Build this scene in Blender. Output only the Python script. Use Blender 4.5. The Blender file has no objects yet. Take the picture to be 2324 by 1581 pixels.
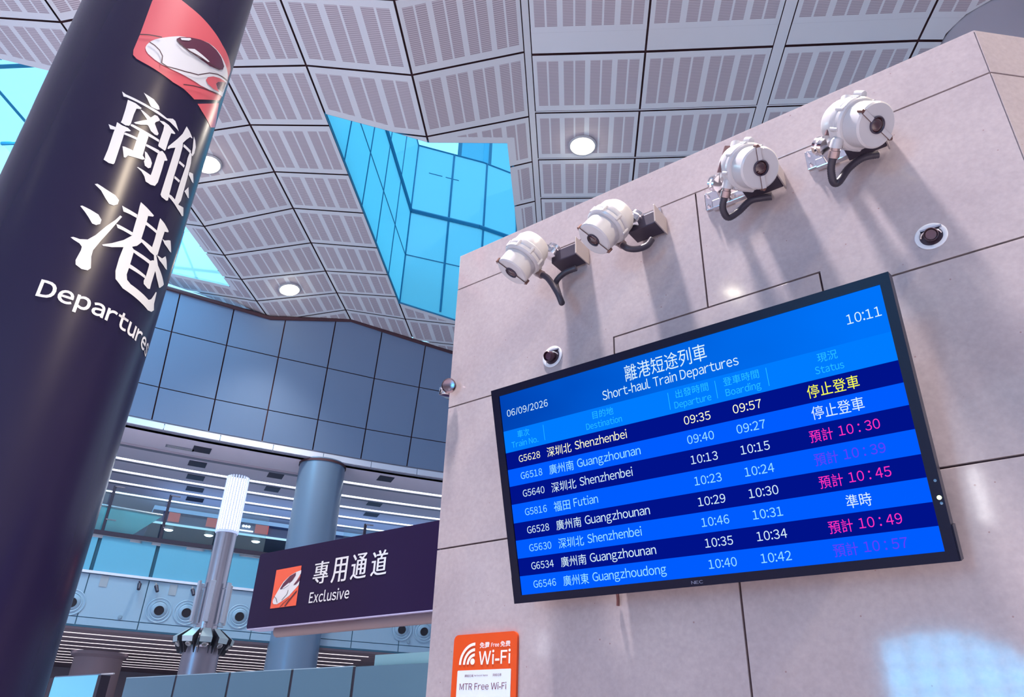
import bpy, bmesh, math, random
from mathutils import Vector, Matrix
random.seed(7)
S = bpy.context.scene
C = S.collection
PI = math.pi

# ---------------------------------------------------------------- camera, sky, exposure
YAW, PITCH, ROLL, FPX, W, H = -0.6663005, 0.4973986, 0.0356636, 1689.0116, 2324, 1581
CAM = Vector((0, 0, 1.6))
FWD = Vector((math.sin(YAW)*math.cos(PITCH), math.cos(YAW)*math.cos(PITCH), math.sin(PITCH)))
_r = Vector((math.cos(YAW), -math.sin(YAW), 0)); _u = _r.cross(FWD)
RGT = _r*math.cos(ROLL) + _u*math.sin(ROLL)
UPV = -_r*math.sin(ROLL) + _u*math.cos(ROLL)
cd = bpy.data.cameras.new('camera'); cam = bpy.data.objects.new('camera', cd); C.objects.link(cam)
cd.sensor_width = 36; cd.lens = FPX*36/W; cd.clip_start = 0.05; cd.clip_end = 400
cam.matrix_world = Matrix(((RGT.x, UPV.x, -FWD.x, 0), (RGT.y, UPV.y, -FWD.y, 0), (RGT.z, UPV.z, -FWD.z, 1.6), (0, 0, 0, 1)))
S.camera = cam
S.view_settings.view_transform = 'Standard'; S.view_settings.look = 'None'
S.view_settings.gamma = 1; S.view_settings.exposure = 0.0; S.view_settings.use_curve_mapping = False

def srgb(r, g, b):
    f = lambda c: (c/255/12.92 if c/255 <= .04045 else ((c/255+.055)/1.055)**2.4)
    return (f(r), f(g), f(b), 1)

wd = bpy.data.worlds.new('sky'); S.world = wd; wd.use_nodes = True
wn = wd.node_tree.nodes; wl = wd.node_tree.links
bg = wn['Background']; bg.inputs['Strength'].default_value = 1.0
tcd = wn.new('ShaderNodeTexCoord'); sx = wn.new('ShaderNodeSeparateXYZ'); rp = wn.new('ShaderNodeValToRGB')
mr = wn.new('ShaderNodeMapRange'); mr.inputs[1].default_value = -1; mr.inputs[2].default_value = 1
wl.new(tcd.outputs['Generated'], sx.inputs[0]); wl.new(sx.outputs['Z'], mr.inputs[0]); wl.new(mr.outputs[0], rp.inputs[0]); wl.new(rp.outputs[0], bg.inputs[0])
cr = rp.color_ramp
cr.elements[0].position = .40; cr.elements[0].color = (.26, .215, .26, 1)
cr.elements[1].position = .52; cr.elements[1].color = (.38, .32, .39, 1)
for p, c in ((.64, (.75, .90, 1.2, 1)), (.78, (.45, 1.30, 2.0, 1)), (1.0, (.45, 1.40, 2.2, 1))):
    e = cr.elements.new(p); e.color = c

def spot(name, loc, power, size=.25, angle=120, col=(1, .93, .84), target=None, blend=.6):
    l = bpy.data.lights.new(name, 'SPOT'); l.energy = power; l.color = col; l.shadow_soft_size = size
    l.spot_size = math.radians(angle); l.spot_blend = blend
    o = bpy.data.objects.new(name, l); C.objects.link(o); o.location = loc
    if target is not None:
        o.rotation_euler = (Vector(target)-Vector(loc)).to_track_quat('-Z', 'Y').to_euler()
    return o

# ---------------------------------------------------------------- helpers
def ray(px, py): return FWD*FPX + RGT*(px-W/2) - UPV*(py-H/2)
def at_y(px, py, y):
    q = ray(px, py); return CAM + q*(y/q.y)
def at_z(px, py, z):
    q = ray(px, py); return CAM + q*((z-1.6)/q.z)

MATS = {}
def mat(name, col, rough=.5, metal=0., spec=.5, emit=None, es=1., coat=0., alpha=None):
    if name in MATS: return MATS[name]
    m = bpy.data.materials.new(name); m.use_nodes = True
    b = m.node_tree.nodes['Principled BSDF']
    b.inputs['Base Color'].default_value = col if len(col) == 4 else (*col, 1)
    b.inputs['Roughness'].default_value = rough; b.inputs['Metallic'].default_value = metal
    b.inputs['Specular IOR Level'].default_value = spec; b.inputs['Coat Weight'].default_value = coat
    if emit is not None:
        b.inputs['Emission Color'].default_value = emit if len(emit) == 4 else (*emit, 1)
        b.inputs['Emission Strength'].default_value = es
    MATS[name] = m; return m

def emat(name, col, es=1.):
    if name in MATS: return MATS[name]
    m = bpy.data.materials.new(name); m.use_nodes = True; n = m.node_tree.nodes
    n.remove(n['Principled BSDF']); e = n.new('ShaderNodeEmission')
    e.inputs[0].default_value = col; e.inputs[1].default_value = es
    m.node_tree.links.new(e.outputs[0], n['Material Output'].inputs[0]); MATS[name] = m; return m

def tag(o, label=None, cat=None, group=None, kind=None):
    if label: o['label'] = label
    if cat: o['category'] = cat
    if group: o['group'] = group
    if kind: o['kind'] = kind
    return o

def empty(name, loc, label, cat, group=None):
    o = bpy.data.objects.new(name, None); C.objects.link(o); o.location = loc
    o.empty_display_size = .1
    return tag(o, label, cat, group)

def build(name, bm, mats, parent=None, smooth=None, loose=True):
    me = bpy.data.meshes.new(name)
    if not isinstance(mats, (list, tuple)): mats = [mats]
    bmesh.ops.recalc_face_normals(bm, faces=bm.faces[:])
    bm.to_mesh(me); bm.free()
    for m in mats: me.materials.append(m)
    if smooth is not None:
        me.polygons.foreach_set('use_smooth', [True]*len(me.polygons))
        try: me.set_sharp_from_angle(angle=math.radians(smooth))
        except Exception: pass
    o = bpy.data.objects.new(name, me); C.objects.link(o)
    if parent is not None:
        o.parent = parent
        p = parent; M = Matrix.Translation(p.location)
        while p.parent is not None:
            p = p.parent
        if parent.parent is not None or parent.type == 'EMPTY':
            root = parent
            while root.parent is not None: root = root.parent
            if parent is root: o.matrix_parent_inverse = Matrix.Translation(-Vector(root.location))
    return o

def struct(name, bm, mats, smooth=None):
    o = build(name, bm, mats, None, smooth); o['kind'] = 'structure'; return o

def frame_from(axis, hint=Vector((0, 0, 1))):
    a = Vector(axis).normalized(); h = Vector(hint)
    if abs(a.dot(h.normalized())) > .98: h = Vector((1, 0, 0))
    x = h.cross(a).normalized(); y = a.cross(x)
    return x, y, a

def quad(bm, pts, mi=0):
    f = bm.faces.new([bm.verts.new(p) for p in pts]); f.material_index = mi; return f

def box(bm, c, s, rot=None, mi=0, bev=0.):
    c = Vector(c); b = bmesh.new(); bmesh.ops.create_cube(b, size=1)
    for v in b.verts: v.co = Vector((v.co.x*s[0], v.co.y*s[1], v.co.z*s[2]))
    if bev: bmesh.ops.bevel(b, geom=b.edges[:], offset=bev, segments=2, affect='EDGES', profile=.5)
    M = rot if rot is not None else Matrix.Identity(3)
    vs = {}
    for v in b.verts: vs[v] = bm.verts.new(c + M @ v.co)
    for f in b.faces:
        nf = bm.faces.new([vs[v] for v in f.verts]); nf.material_index = mi
    b.free()

def boxmm(bm, lo, hi, mi=0, bev=0.):
    lo, hi = Vector(lo), Vector(hi); box(bm, (lo+hi)/2, hi-lo, None, mi, bev)

def lathe(bm, org, axis, prof, seg=32, mi=0, hint=Vector((0, 0, 1)), a0=0., a1=2*PI):
    """prof: list of (radius, height along axis)"""
    x, y, a = frame_from(axis, hint); org = Vector(org); full = abs(a1-a0-2*PI) < 1e-6
    rings = []
    n = seg if full else seg+1
    for r, h in prof:
        if r < 1e-6: rings.append([bm.verts.new(org+a*h)])
        else: rings.append([bm.verts.new(org+a*h+(x*math.cos(a0+(a1-a0)*i/seg)+y*math.sin(a0+(a1-a0)*i/seg))*r) for i in range(n)])
    for R0, R1 in zip(rings, rings[1:]):
        for i in range(seg):
            j = (i+1) % n if full else i+1
            if len(R0) == 1 and len(R1) == 1: continue
            if len(R0) == 1: f = bm.faces.new([R0[0], R1[i], R1[j]])
            elif len(R1) == 1: f = bm.faces.new([R0[i], R0[j], R1[0]])
            else: f = bm.faces.new([R0[i], R0[j], R1[j], R1[i]])
            f.material_index = mi

def cyl(bm, p0, p1, r0, r1=None, seg=24, mi=0):
    p0, p1 = Vector(p0), Vector(p1); r1 = r0 if r1 is None else r1
    L = (p1-p0).length; lathe(bm, p0, p1-p0, [(0, 0), (r0, 0), (r1, L), (0, L)], seg, mi)

def catmull(pts, n=8):
    P = [Vector(p) for p in pts]; P = [P[0]*2-P[1]] + P + [P[-1]*2-P[-2]]; out = []
    for i in range(1, len(P)-2):
        for k in range(n):
            t = k/n
            out.append(.5*((2*P[i]) + (P[i+1]-P[i-1])*t + (2*P[i-1]-5*P[i]+4*P[i+1]-P[i+2])*t*t + (3*P[i]-P[i-1]-3*P[i+1]+P[i+2])*t**3))
    out.append(P[-2]); return out

def tube(bm, pts, r, seg=12, mi=0, rib=0.):
    pts = [Vector(p) for p in pts]; rings = []; x = None
    for i, p in enumerate(pts):
        d = (pts[min(i+1, len(pts)-1)]-pts[max(i-1, 0)]).normalized()
        if x is None: x, y, _ = frame_from(d)
        else:
            x = (x-d*x.dot(d)).normalized(); y = d.cross(x)
        rr = r*(1+rib*(1 if i % 2 else -1))
        rings.append([bm.verts.new(p+(x*math.cos(2*PI*k/seg)+y*math.sin(2*PI*k/seg))*rr) for k in range(seg)])
    for A, B in zip(rings, rings[1:]):
        for k in range(seg):
            f = bm.faces.new([A[k], A[(k+1) % seg], B[(k+1) % seg], B[k]]); f.material_index = mi
    for R_ in (rings[0], rings[-1]):
        f = bm.faces.new(R_); f.material_index = mi

def rounded(w, h, r, n=6):
    out = []
    for cx, cy, a in ((w-r, h-r, 0), (r, h-r, PI/2), (r, r, PI), (w-r, r, 1.5*PI)):
        for k in range(n+1): out.append((cx+r*math.cos(a+PI/2*k/n), cy+r*math.sin(a+PI/2*k/n)))
    return out

def extrude_poly(bm, pts3, nrm, depth, mi=0, mi_side=None):
    nrm = Vector(nrm); a = [bm.verts.new(p) for p in pts3]; b = [bm.verts.new(Vector(p)+nrm*depth) for p in pts3]
    f = bm.faces.new(a); f.material_index = mi
    f = bm.faces.new(b); f.material_index = mi
    for i in range(len(a)):
        j = (i+1) % len(a); f = bm.faces.new([a[i], a[j], b[j], b[i]]); f.material_index = mi if mi_side is None else mi_side

def clip(poly, a, b, c):
    """keep a*x+b*y<=c"""
    out = []
    for i in range(len(poly)):
        p, q = poly[i], poly[(i+1) % len(poly)]
        dp, dq = a*p[0]+b*p[1]-c, a*q[0]+b*q[1]-c
        if dp <= 0: out.append(p)
        if dp*dq < 0:
            t = dp/(dp-dq); out.append((p[0]+(q[0]-p[0])*t, p[1]+(q[1]-p[1])*t))
    return out if len(out) >= 3 else []

def area(p): return .5*sum(p[i][0]*p[(i+1) % len(p)][1]-p[(i+1) % len(p)][0]*p[i][1] for i in range(len(p)))
def edges_of(hole):
    if area(hole) < 0: hole = hole[::-1]
    E = []
    for i in range(len(hole)):
        (x0, y0), (x1, y1) = hole[i], hole[(i+1) % len(hole)]
        a, b = y1-y0, -(x1-x0); L = math.hypot(a, b); a, b = a/L, b/L
        E.append((a, b, a*x0+b*y0))
    return E
def subtract(poly, hole, grow=0.):
    """returns pieces outside convex hole, and the piece inside"""
    out = []; cur = poly
    for a, b, c in edges_of(hole):
        if not cur: break
        c += grow
        o = clip(cur, -a, -b, -c)
        if o and abs(area(o)) > 1e-4: out.append(o)
        cur = clip(cur, a, b, c)
    return out, cur

# text as flat triangles, cached
_TX = {}
def text2d(body, weight=0.):
    k = (body, weight)
    if k in _TX: return _TX[k]
    cu = bpy.data.curves.new('t', 'FONT'); cu.body = body; cu.offset = weight; cu.resolution_u = 4
    ob = bpy.data.objects.new('t', cu); C.objects.link(ob); bpy.context.view_layer.update()
    dg = bpy.context.evaluated_depsgraph_get(); me = bpy.data.meshes.new_from_object(ob.evaluated_get(dg))
    vs = [(v.co.x, v.co.y) for v in me.vertices]; fs = [tuple(p.vertices) for p in me.polygons]
    bpy.data.objects.remove(ob); bpy.data.meshes.remove(me); bpy.data.curves.remove(cu)
    _TX[k] = (vs, fs); return _TX[k]
CAPH = .735
TIGHT = {'r': -.02, 't': -.02, '1': .03, '/': -.03, '.': .02}
def latin2d(body, weight=0.):
    """proportional setting of the humanist full-width glyphs"""
    k = ('latin', body, weight)
    if k in _TX: return _TX[k]
    V, F, x = [], [], 0.
    for c_ in body:
        if c_ == ' ': x += .24; continue
        wide = c_.isalnum() or c_ in ':'
        vs, fs = text2d(chr(ord(c_)+0xFEE0) if wide else c_, weight)
        mx, Mx = min(v[0] for v in vs), max(v[0] for v in vs); kx = .84 if wide else 1.05
        if c_ in '0123456789': x += max(0, (.47-(Mx-mx)*kx)/2)
        b0 = len(V); V += [(x+(v[0]-mx)*kx, v[1]*(1. if wide else 1.06)) for v in vs]; F += [tuple(i+b0 for i in f) for f in fs]
        x += (Mx-mx)*kx+.075+TIGHT.get(c_, 0.)
        if c_ in '0123456789': x += max(0, (.47-(Mx-mx)*kx)/2)
    _TX[k] = (V, F); return _TX[k]
def any2d(body, weight=0.): return latin2d(body, weight) if body.isascii() else text2d(body, weight)
def text(bm, body, fn, x0, x1, y0, cap=None, box_h=None, weight=0., mi=0):
    """x0..x1 ink extent; cap: baseline y0 + cap height; box_h: ink box from y0 to y0+box_h"""
    vs, fs = any2d(body, weight)
    mx, Mx = min(v[0] for v in vs), max(v[0] for v in vs); my, My = min(v[1] for v in vs), max(v[1] for v in vs)
    sx_ = (x1-x0)/(Mx-mx)
    if cap is not None: P = [(x0+(v[0]-mx)*sx_, y0+v[1]*cap/CAPH) for v in vs]
    else: P = [(x0+(v[0]-mx)*sx_, y0+(v[1]-my)*box_h/(My-my)) for v in vs]
    V = [bm.verts.new(fn(*p)) for p in P]
    for f in fs:
        try:
            nf = bm.faces.new([V[i] for i in f]); nf.material_index = mi
        except ValueError: pass

def nodes(m):
    nt = m.node_tree; return nt, nt.nodes, nt.links, nt.nodes['Principled BSDF']
def math_node(nt, op, a, b=None, c=None):
    n = nt.nodes.new('ShaderNodeMath'); n.operation = op
    for i, v in enumerate((a, b, c)):
        if v is None: continue
        if isinstance(v, (int, float)): n.inputs[i].default_value = v
        else: nt.links.new(v, n.inputs[i])
    return n.outputs[0]

# ---------------------------------------------------------------- materials
M_dark = mat('joint_shadow_gap', (.075, .03, .04), .8)
M_black = mat('black_plastic', (.018, .013, .03), .35)
M_white = mat('white_enamel', (.50, .485, .50), .3, coat=.2)
M_chrome = mat('polished_chrome', (.75, .72, .74), .12, 1.)
M_steel = mat('brushed_steel', (.50, .49, .55), .26, 1.)
M_conduit = mat('black_flexible_conduit', (.030, .024, .042), .42)
M_charcoal = mat('charcoal_steel', (.045, .035, .06), .45, .3)

stone = mat('polished_limestone', (.60, .55, .54), .07, spec=.5)
nt, N, L, B = nodes(stone)
tc = N.new('ShaderNodeTexCoord')
n1 = N.new('ShaderNodeTexNoise'); n1.inputs['Scale'].default_value = 2.2; n1.inputs['Detail'].default_value = 6
n2 = N.new('ShaderNodeTexNoise'); n2.inputs['Scale'].default_value = 60; n2.inputs['Detail'].default_value = 3
vo = N.new('ShaderNodeTexVoronoi'); vo.inputs['Scale'].default_value = 16
for n in (n1, n2, vo): L.new(tc.outputs['Object'], n.inputs['Vector'])
r1 = N.new('ShaderNodeValToRGB'); r1.color_ramp.elements[0].color = (.415, .352, .372, 1); r1.color_ramp.elements[1].color = (.500, .432, .440, 1)
r1.color_ramp.elements[0].position = .3; r1.color_ramp.elements[1].position = .7
L.new(n1.outputs['Fac'], r1.inputs[0])
fine = N.new('ShaderNodeMix'); fine.data_type = 'RGBA'; fine.blend_type = 'MULTIPLY'; fine.inputs['Factor'].default_value = .25
L.new(r1.outputs[0], fine.inputs['A']); L.new(n2.outputs['Fac'], fine.inputs['B'])
pr = N.new('ShaderNodeTexNoise'); pr.inputs['Scale'].default_value = 5.; L.new(tc.outputs['Object'], pr.inputs['Vector'])
thr = math_node(nt, 'MULTIPLY', pr.outputs['Fac'], .085)
pit = math_node(nt, 'LESS_THAN', vo.outputs['Distance'], thr)
pm = N.new('ShaderNodeMix'); pm.data_type = 'RGBA'; L.new(math_node(nt, 'MULTIPLY', pit, .55), pm.inputs['Factor'])
L.new(fine.outputs['Result'], pm.inputs['A']); pm.inputs['B'].default_value = (.22, .10, .10, 1)
L.new(pm.outputs['Result'], B.inputs['Base Color'])
bp = N.new('ShaderNodeBump'); bp.inputs['Strength'].default_value = .02; bp.inputs['Distance'].default_value = .0015
L.new(n2.outputs['Fac'], bp.inputs['Height']); L.new(bp.outputs[0], B.inputs['Normal'])

ceilm = mat('perforated_white_panel', (.6, .6, .66), .55)
nt, N, L, B = nodes(ceilm)
uvn = N.new('ShaderNodeUVMap'); sp = N.new('ShaderNodeSeparateXYZ'); L.new(uvn.outputs[0], sp.inputs[0])
fu = math_node(nt, 'FRACT', sp.outputs[0])
def between(v, lo, hi): return math_node(nt, 'MULTIPLY', math_node(nt, 'GREATER_THAN', v, lo), math_node(nt, 'LESS_THAN', v, hi))
mu = math_node(nt, 'MAXIMUM', between(fu, .10, .465), between(fu, .535, .90))
mv = between(sp.outputs[1], .10, .90)
mk = math_node(nt, 'MULTIPLY', mu, mv)
st = math_node(nt, 'SINE', math_node(nt, 'MULTIPLY', sp.outputs[1], 2*PI*38))
sm = N.new('ShaderNodeMapRange'); L.new(st, sm.inputs[0]); sm.inputs[1].default_value = -.6; sm.inputs[2].default_value = .6
pc = N.new('ShaderNodeMix'); pc.data_type = 'RGBA'; L.new(sm.outputs[0], pc.inputs['Factor'])
pc.inputs['A'].default_value = (.37, .31, .34, 1); pc.inputs['B'].default_value = (.64, .56, .59, 1)
cm = N.new('ShaderNodeMix'); cm.data_type = 'RGBA'; L.new(mk, cm.inputs['Factor'])
cm.inputs['A'].default_value = (.74, .74, .76, 1); L.new(pc.outputs['Result'], cm.inputs['B'])
L.new(cm.outputs['Result'], B.inputs['Base Color'])
M_ceilplain = mat('white_ceiling_metal', (.74, .74, .76), .55)

M_bluepanel = mat('blue_grey_metal_panel', (.19, .275, .43), .32, .25)
M_fascia = mat('pale_fascia_paint', (.74, .75, .86), .4)
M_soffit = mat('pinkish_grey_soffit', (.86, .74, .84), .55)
M_softdark = mat('grey_trim_paint', (.28, .27, .34), .5)
M_strip = emat('lit_white_diffuser', (.86, .93, 1., 1), 4.)
M_lamp = emat('warm_white_lamp_lens', (1., .93, .74, 1), 40.)

def glassy(name, col, tr=.6, rough=.05, gl=.25):
    m = bpy.data.materials.new(name); m.use_nodes = True; n = m.node_tree.nodes; l = m.node_tree.links
    n.remove(n['Principled BSDF']); t = n.new('ShaderNodeBsdfTransparent'); t.inputs[0].default_value = col
    d = n.new('ShaderNodeBsdfDiffuse'); d.inputs[0].default_value = col; g = n.new('ShaderNodeBsdfGlossy'); g.inputs['Roughness'].default_value = rough
    x1_ = n.new('ShaderNodeMixShader'); x1_.inputs[0].default_value = 1-tr; l.new(t.outputs[0], x1_.inputs[1]); l.new(d.outputs[0], x1_.inputs[2])
    x2_ = n.new('ShaderNodeMixShader'); fr = n.new('ShaderNodeFresnel'); fr.inputs[0].default_value = 1.45
    l.new(math_node(m.node_tree, 'MULTIPLY', fr.outputs[0], gl*4), x2_.inputs[0]); l.new(x1_.outputs[0], x2_.inputs[1]); l.new(g.outputs[0], x2_.inputs[2])
    l.new(x2_.outputs[0], n['Material Output'].inputs[0]); MATS[name] = m; return m
M_glass = glassy('clear_skylight_glass', (.93, .99, 1., 1), .97, .03, .1)
M_balglass = glassy('greenish_balustrade_glass', (.84, .95, .97, 1), .95, .03, .2)

def translucent(name, col, fac=.75):
    m = bpy.data.materials.new(name); m.use_nodes = True; n = m.node_tree.nodes; l = m.node_tree.links
    n.remove(n['Principled BSDF']); t = n.new('ShaderNodeBsdfTranslucent'); d = n.new('ShaderNodeBsdfDiffuse'); x = n.new('ShaderNodeMixShader')
    t.inputs[0].default_value = col; d.inputs[0].default_value = col; x.inputs[0].default_value = fac
    l.new(d.outputs[0], x.inputs[1]); l.new(t.outputs[0], x.inputs[2])
    g = n.new('ShaderNodeBsdfGlossy'); g.inputs['Roughness'].default_value = .06; y = n.new('ShaderNodeMixShader'); y.inputs[0].default_value = .06
    l.new(x.outputs[0], y.inputs[1]); l.new(g.outputs[0], y.inputs[2]); l.new(y.outputs[0], n['Material Output'].inputs[0]); MATS[name] = m; return m
M_shaft = translucent('pale_blue_fritted_glass', (.27, .86, 1., 1), .8)
M_shaftjoint = mat('blue_skylight_mullion', (.02, .20, .36), .4)

# ================================================================= SETTING
# ---- floor
bm = bmesh.new(); boxmm(bm, (-60, -45, -.2), (25, 45, 0)); struct('floor', bm, mat('polished_floor_stone', (.55, .50, .54), .3))

# ---- stone pier carrying the display (front face y = D)
D = 2.423; XL, XR, ZT = -2.288, .176, 3.96
ZJ = [0, .33, 1.014, 1.696, 2.378, 3.06, 3.74, ZT]
bm = bmesh.new(); G = .0035
ch = Vector((math.cos(math.radians(45)), math.sin(math.radians(45)), 0)); CW = .9
plan = [(XL+.012, D+.012), (XR-.005, D+.012), (XR+ch.x*CW-.008, D+ch.y*CW+.006), (XR+ch.x*CW-.008, D+1.9), (XL+.012, D+1.9)]
extrude_poly(bm, [Vector((x, y, 0)) for x, y in plan], (0, 0, 1), ZT-.012, 1)
def slab_front(x0, x1, z0, z1): boxmm(bm, (x0+G, D, z0+G), (x1-G, D+.02, z1-G), 0, .0012)
PX0, PX1, PZ = -1.359, -.504, 3.162
for k in range(len(ZJ)-1):
    z0, z1 = ZJ[k], ZJ[k+1]
    if k == len(ZJ)-2: slab_front(XL, XR, z0, z1)
    elif k == len(ZJ)-3:
        for pl in ([(XL+G, z0+G), (PX0-G, z0+G), (PX0-G, PZ+G), (-.933-G, PZ+G), (-.933-G, z1-G), (XL+G, z1-G)],
                   [(PX1+G, z0+G), (XR-G, z0+G), (XR-G, z1-G), (-.933+G, z1-G), (-.933+G, PZ+G), (PX1+G, PZ+G)]):
            extrude_poly(bm, [Vector((x, D, z)) for x, z in pl], (0, 1, 0), .02)
        slab_front(PX0, PX1, z0, PZ)
    elif k == len(ZJ)-4: slab_front(XL, XR, z0, z1)
    else: slab_front(XL, -.93, z0, z1); slab_front(-.93, XR, z0, z1)
Rc = Matrix.Rotation(math.radians(45), 3, 'Z')
for k in range(len(ZJ)-1):
    z0, z1 = ZJ[k], ZJ[k+1]
    box(bm, Vector((XR, D, (z0+z1)/2))+ch*CW/2+Vector((-ch.y, ch.x, 0))*.01, (CW-G, .02, z1-z0-2*G), Rc, 0, .0012)
    boxmm(bm, (XL, D+.021, z0+G), (XL+.02, D+1.9, z1-G), 0, .0012)
    boxmm(bm, (XR+ch.x*CW-.02, D+ch.y*CW+.012, z0+G), (XR+ch.x*CW, D+1.9, z1-G), 0, .0012)
boxmm(bm, (XL+.002, D+.002, ZT-.011), (XR, D+1.9, ZT-.001), 0)
struct('wall_right', bm, [stone, M_dark])

# ---- leaning panelled back wall
LEAN = Vector((.25246, -.1713, .95232))
H1 = [Vector(v) for v in ((-18.682, 8.404, 11.6), (-18.08, 9.757, 11.6), (-17.424, 11.067, 11.6), (-16.752, 12.353, 11.6), (-16.084, 13.644, 11.6), (-15.361, 14.882, 11.6))]
IMIN, IMAX = -6, 12
def h1pt(i):
    if 0 <= i <= 5: return H1[i]
    if i < 0:
        p = H1[0]; d = H1[1]-H1[0]; a = math.atan2(d.y, d.x); Ln = d.length
        for k in range(-i): a += .03; p = p-Vector((math.cos(a), math.sin(a), 0))*Ln
        return p
    p = H1[5]; d = H1[5]-H1[4]; a = math.atan2(d.y, d.x); Ln = d.length
    for k in range(i-5): a -= .03; p = p+Vector((math.cos(a), math.sin(a), 0))*Ln
    return p
def WP(u, v, off=0.):
    i = math.floor(u); a, b = h1pt(i), h1pt(i+1); d = (b-a).normalized(); n = Vector((-d.y, d.x, 0))
    return a+(b-a)*(u-i)+LEAN*v+n*off
TOP = [(-7, 1.02), (-.21, 1.155), (1.714, 1.074), (3.312, 1.598), (4.63, 1.436), (5.605, 1.303), (13, .9)]
def topv(u):
    for (u0, v0), (u1, v1) in zip(TOP, TOP[1:]):
        if u0 <= u <= u1: return v0+(v1-v0)*(u-u0)/(u1-u0)
    return TOP[-1][1]
bm = bmesh.new(); g = .012
for i in range(IMIN, IMAX):
    a, b = i+g, i+1-g
    us = [a]+[u for u, _ in TOP if a < u < b]+[b]
    quad(bm, [WP(a, -2.47), WP(b, -2.47), WP(b, -1.57-g), WP(a, -1.57-g)])
    quad(bm, [WP(a, -1.57+g), WP(b, -1.57+g), WP(b, -g), WP(a, -g)])
    f = [WP(a, g), WP(b, g)]+[WP(u, topv(u)) for u in us[::-1]]
    quad(bm, f)
    quad(bm, [WP(i, -2.5, .08), WP(i+1, -2.5, .08), WP(i+1, topv(i+1)+.1, .08), WP(i, topv(i)+.1, .08)], 1)
struct('wall_back', bm, [M_bluepanel, M_dark])
bm = bmesh.new()
tube(bm, [WP(u, v, -.02) for u, v in TOP[1:-1]]+[WP(8, topv(8), -.02)], .06, 8)
tube(bm, [WP(-5, topv(-5), -.02), WP(-.21, 1.155, -.02)], .06, 8)
struct('trim_1', bm, M_dark)

# plan curve under the leaning wall, used for everything of the gallery
def GB(u, off, z):
    i = math.floor(u); a, b = WP(i, -2.465), WP(i+1, -2.465); n0 = Vector((-(b-a).y, (b-a).x, 0)).normalized()
    p = a+(b-a)*(u-i)
    ii = i+1 if u-i > .5 else i-1
    c, d = WP(ii, -2.465), WP(ii+1, -2.465); n1 = Vector((-(d-c).y, (d-c).x, 0)).normalized()
    w = abs(u-i-.5); n = (n0*(1-w)+n1*w).normalized()
    p = p+n*off; p.z = z; return p
def band(bm, u0, u1, o0, z0, o1, z1, mi=0, step=.5):
    n = max(1, int(math.ceil((u1-u0)/step))); 
    A = [bm.verts.new(GB(u0+(u1-u0)*k/n, o0, z0)) for k in range(n+1)]; Bv = [bm.verts.new(GB(u0+(u1-u0)*k/n, o1, z1)) for k in range(n+1)]
    for k in range(n):
        f = bm.faces.new([A[k], A[k+1], Bv[k+1], Bv[k]]); f.material_index = mi
def bandbox(bm, u0, u1, o0, o1, z0, z1, mi=0, step=.5):
    n = max(1, int(math.ceil((u1-u0)/step))); R_ = []
    for k in range(n+1):
        u = u0+(u1-u0)*k/n; R_.append([bm.verts.new(GB(u, o, z)) for o, z in ((o0, z0), (o1, z0), (o1, z1), (o0, z1))])
    for A, Bv in zip(R_, R_[1:]):
        for j in range(4):
            f = bm.faces.new([A[j], A[(j+1) % 4], Bv[(j+1) % 4], Bv[j]]); f.material_index = mi
    for R1 in (R_[0], R_[-1]):
        f = bm.faces.new(R1); f.material_index = mi
UA, UB = -5, 11
bm = bmesh.new()
bandbox(bm, UA, UB, .02, .10, 9.20, 9.26, 1)
for k in range(-4, 11): bandbox(bm, k+.24, k+1.225, -.02, .12, 9.03, 9.20, 0)
bandbox(bm, UA, UB, .03, .3, 9.0, 9.06, 1)
struct('trim_2', bm, [M_fascia, M_softdark])

# upper gallery ceiling: boards between lighting slots
UPO = [1.68, 3.15, 4.45, 5.75, 7.05]
bm = bmesh.new(); edges_ = [.12]+[o for s in UPO for o in (s-.09, s+.09)]+[10.2]
for k in range(0, len(edges_), 2):
    bandbox(bm, UA, UB, edges_[k], edges_[k+1], 9.0, 9.12, 0)
    if k and k < len(edges_)-1: bandbox(bm, UA, UB, edges_[k], edges_[k]+.16, 8.985, 9.0, 2)
for o in UPO: bandbox(bm, UA, UB, o-.09, o+.09, 9.08, 9.13, 1)
ob = struct('ceiling.001', bm, [M_soffit, M_dark, M_softdark])

def light_strip(u0, u1, o, z, w, label, group, step=.5, m=None):
    bm = bmesh.new(); bandbox(bm, u0, u1, o-w/2, o+w/2, z, z+.04, 0, step)
    return tag(build('light_strip', bm, m or M_strip), label, 'light', group)
ordn = ['frontmost', 'second', 'third', 'fourth', 'rearmost']
light_strip(3.72, UB, UPO[0], 9.0, .11, 'frontmost lit strip in the upper gallery ceiling, only right of the grey column', 'light strips of the upper gallery ceiling')
for k in range(1, 5):
    light_strip(UA, UB, UPO[k], 9.0, .11, ['', 'topmost of the four white light strips left of the lit pole top', 'second from the top of the four white light strips left of the lit pole top', 'third from the top of the four white light strips left of the lit pole top', 'lowest of the four white light strips left of the lit pole top'][k], 'light strips of the upper gallery ceiling')

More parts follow.
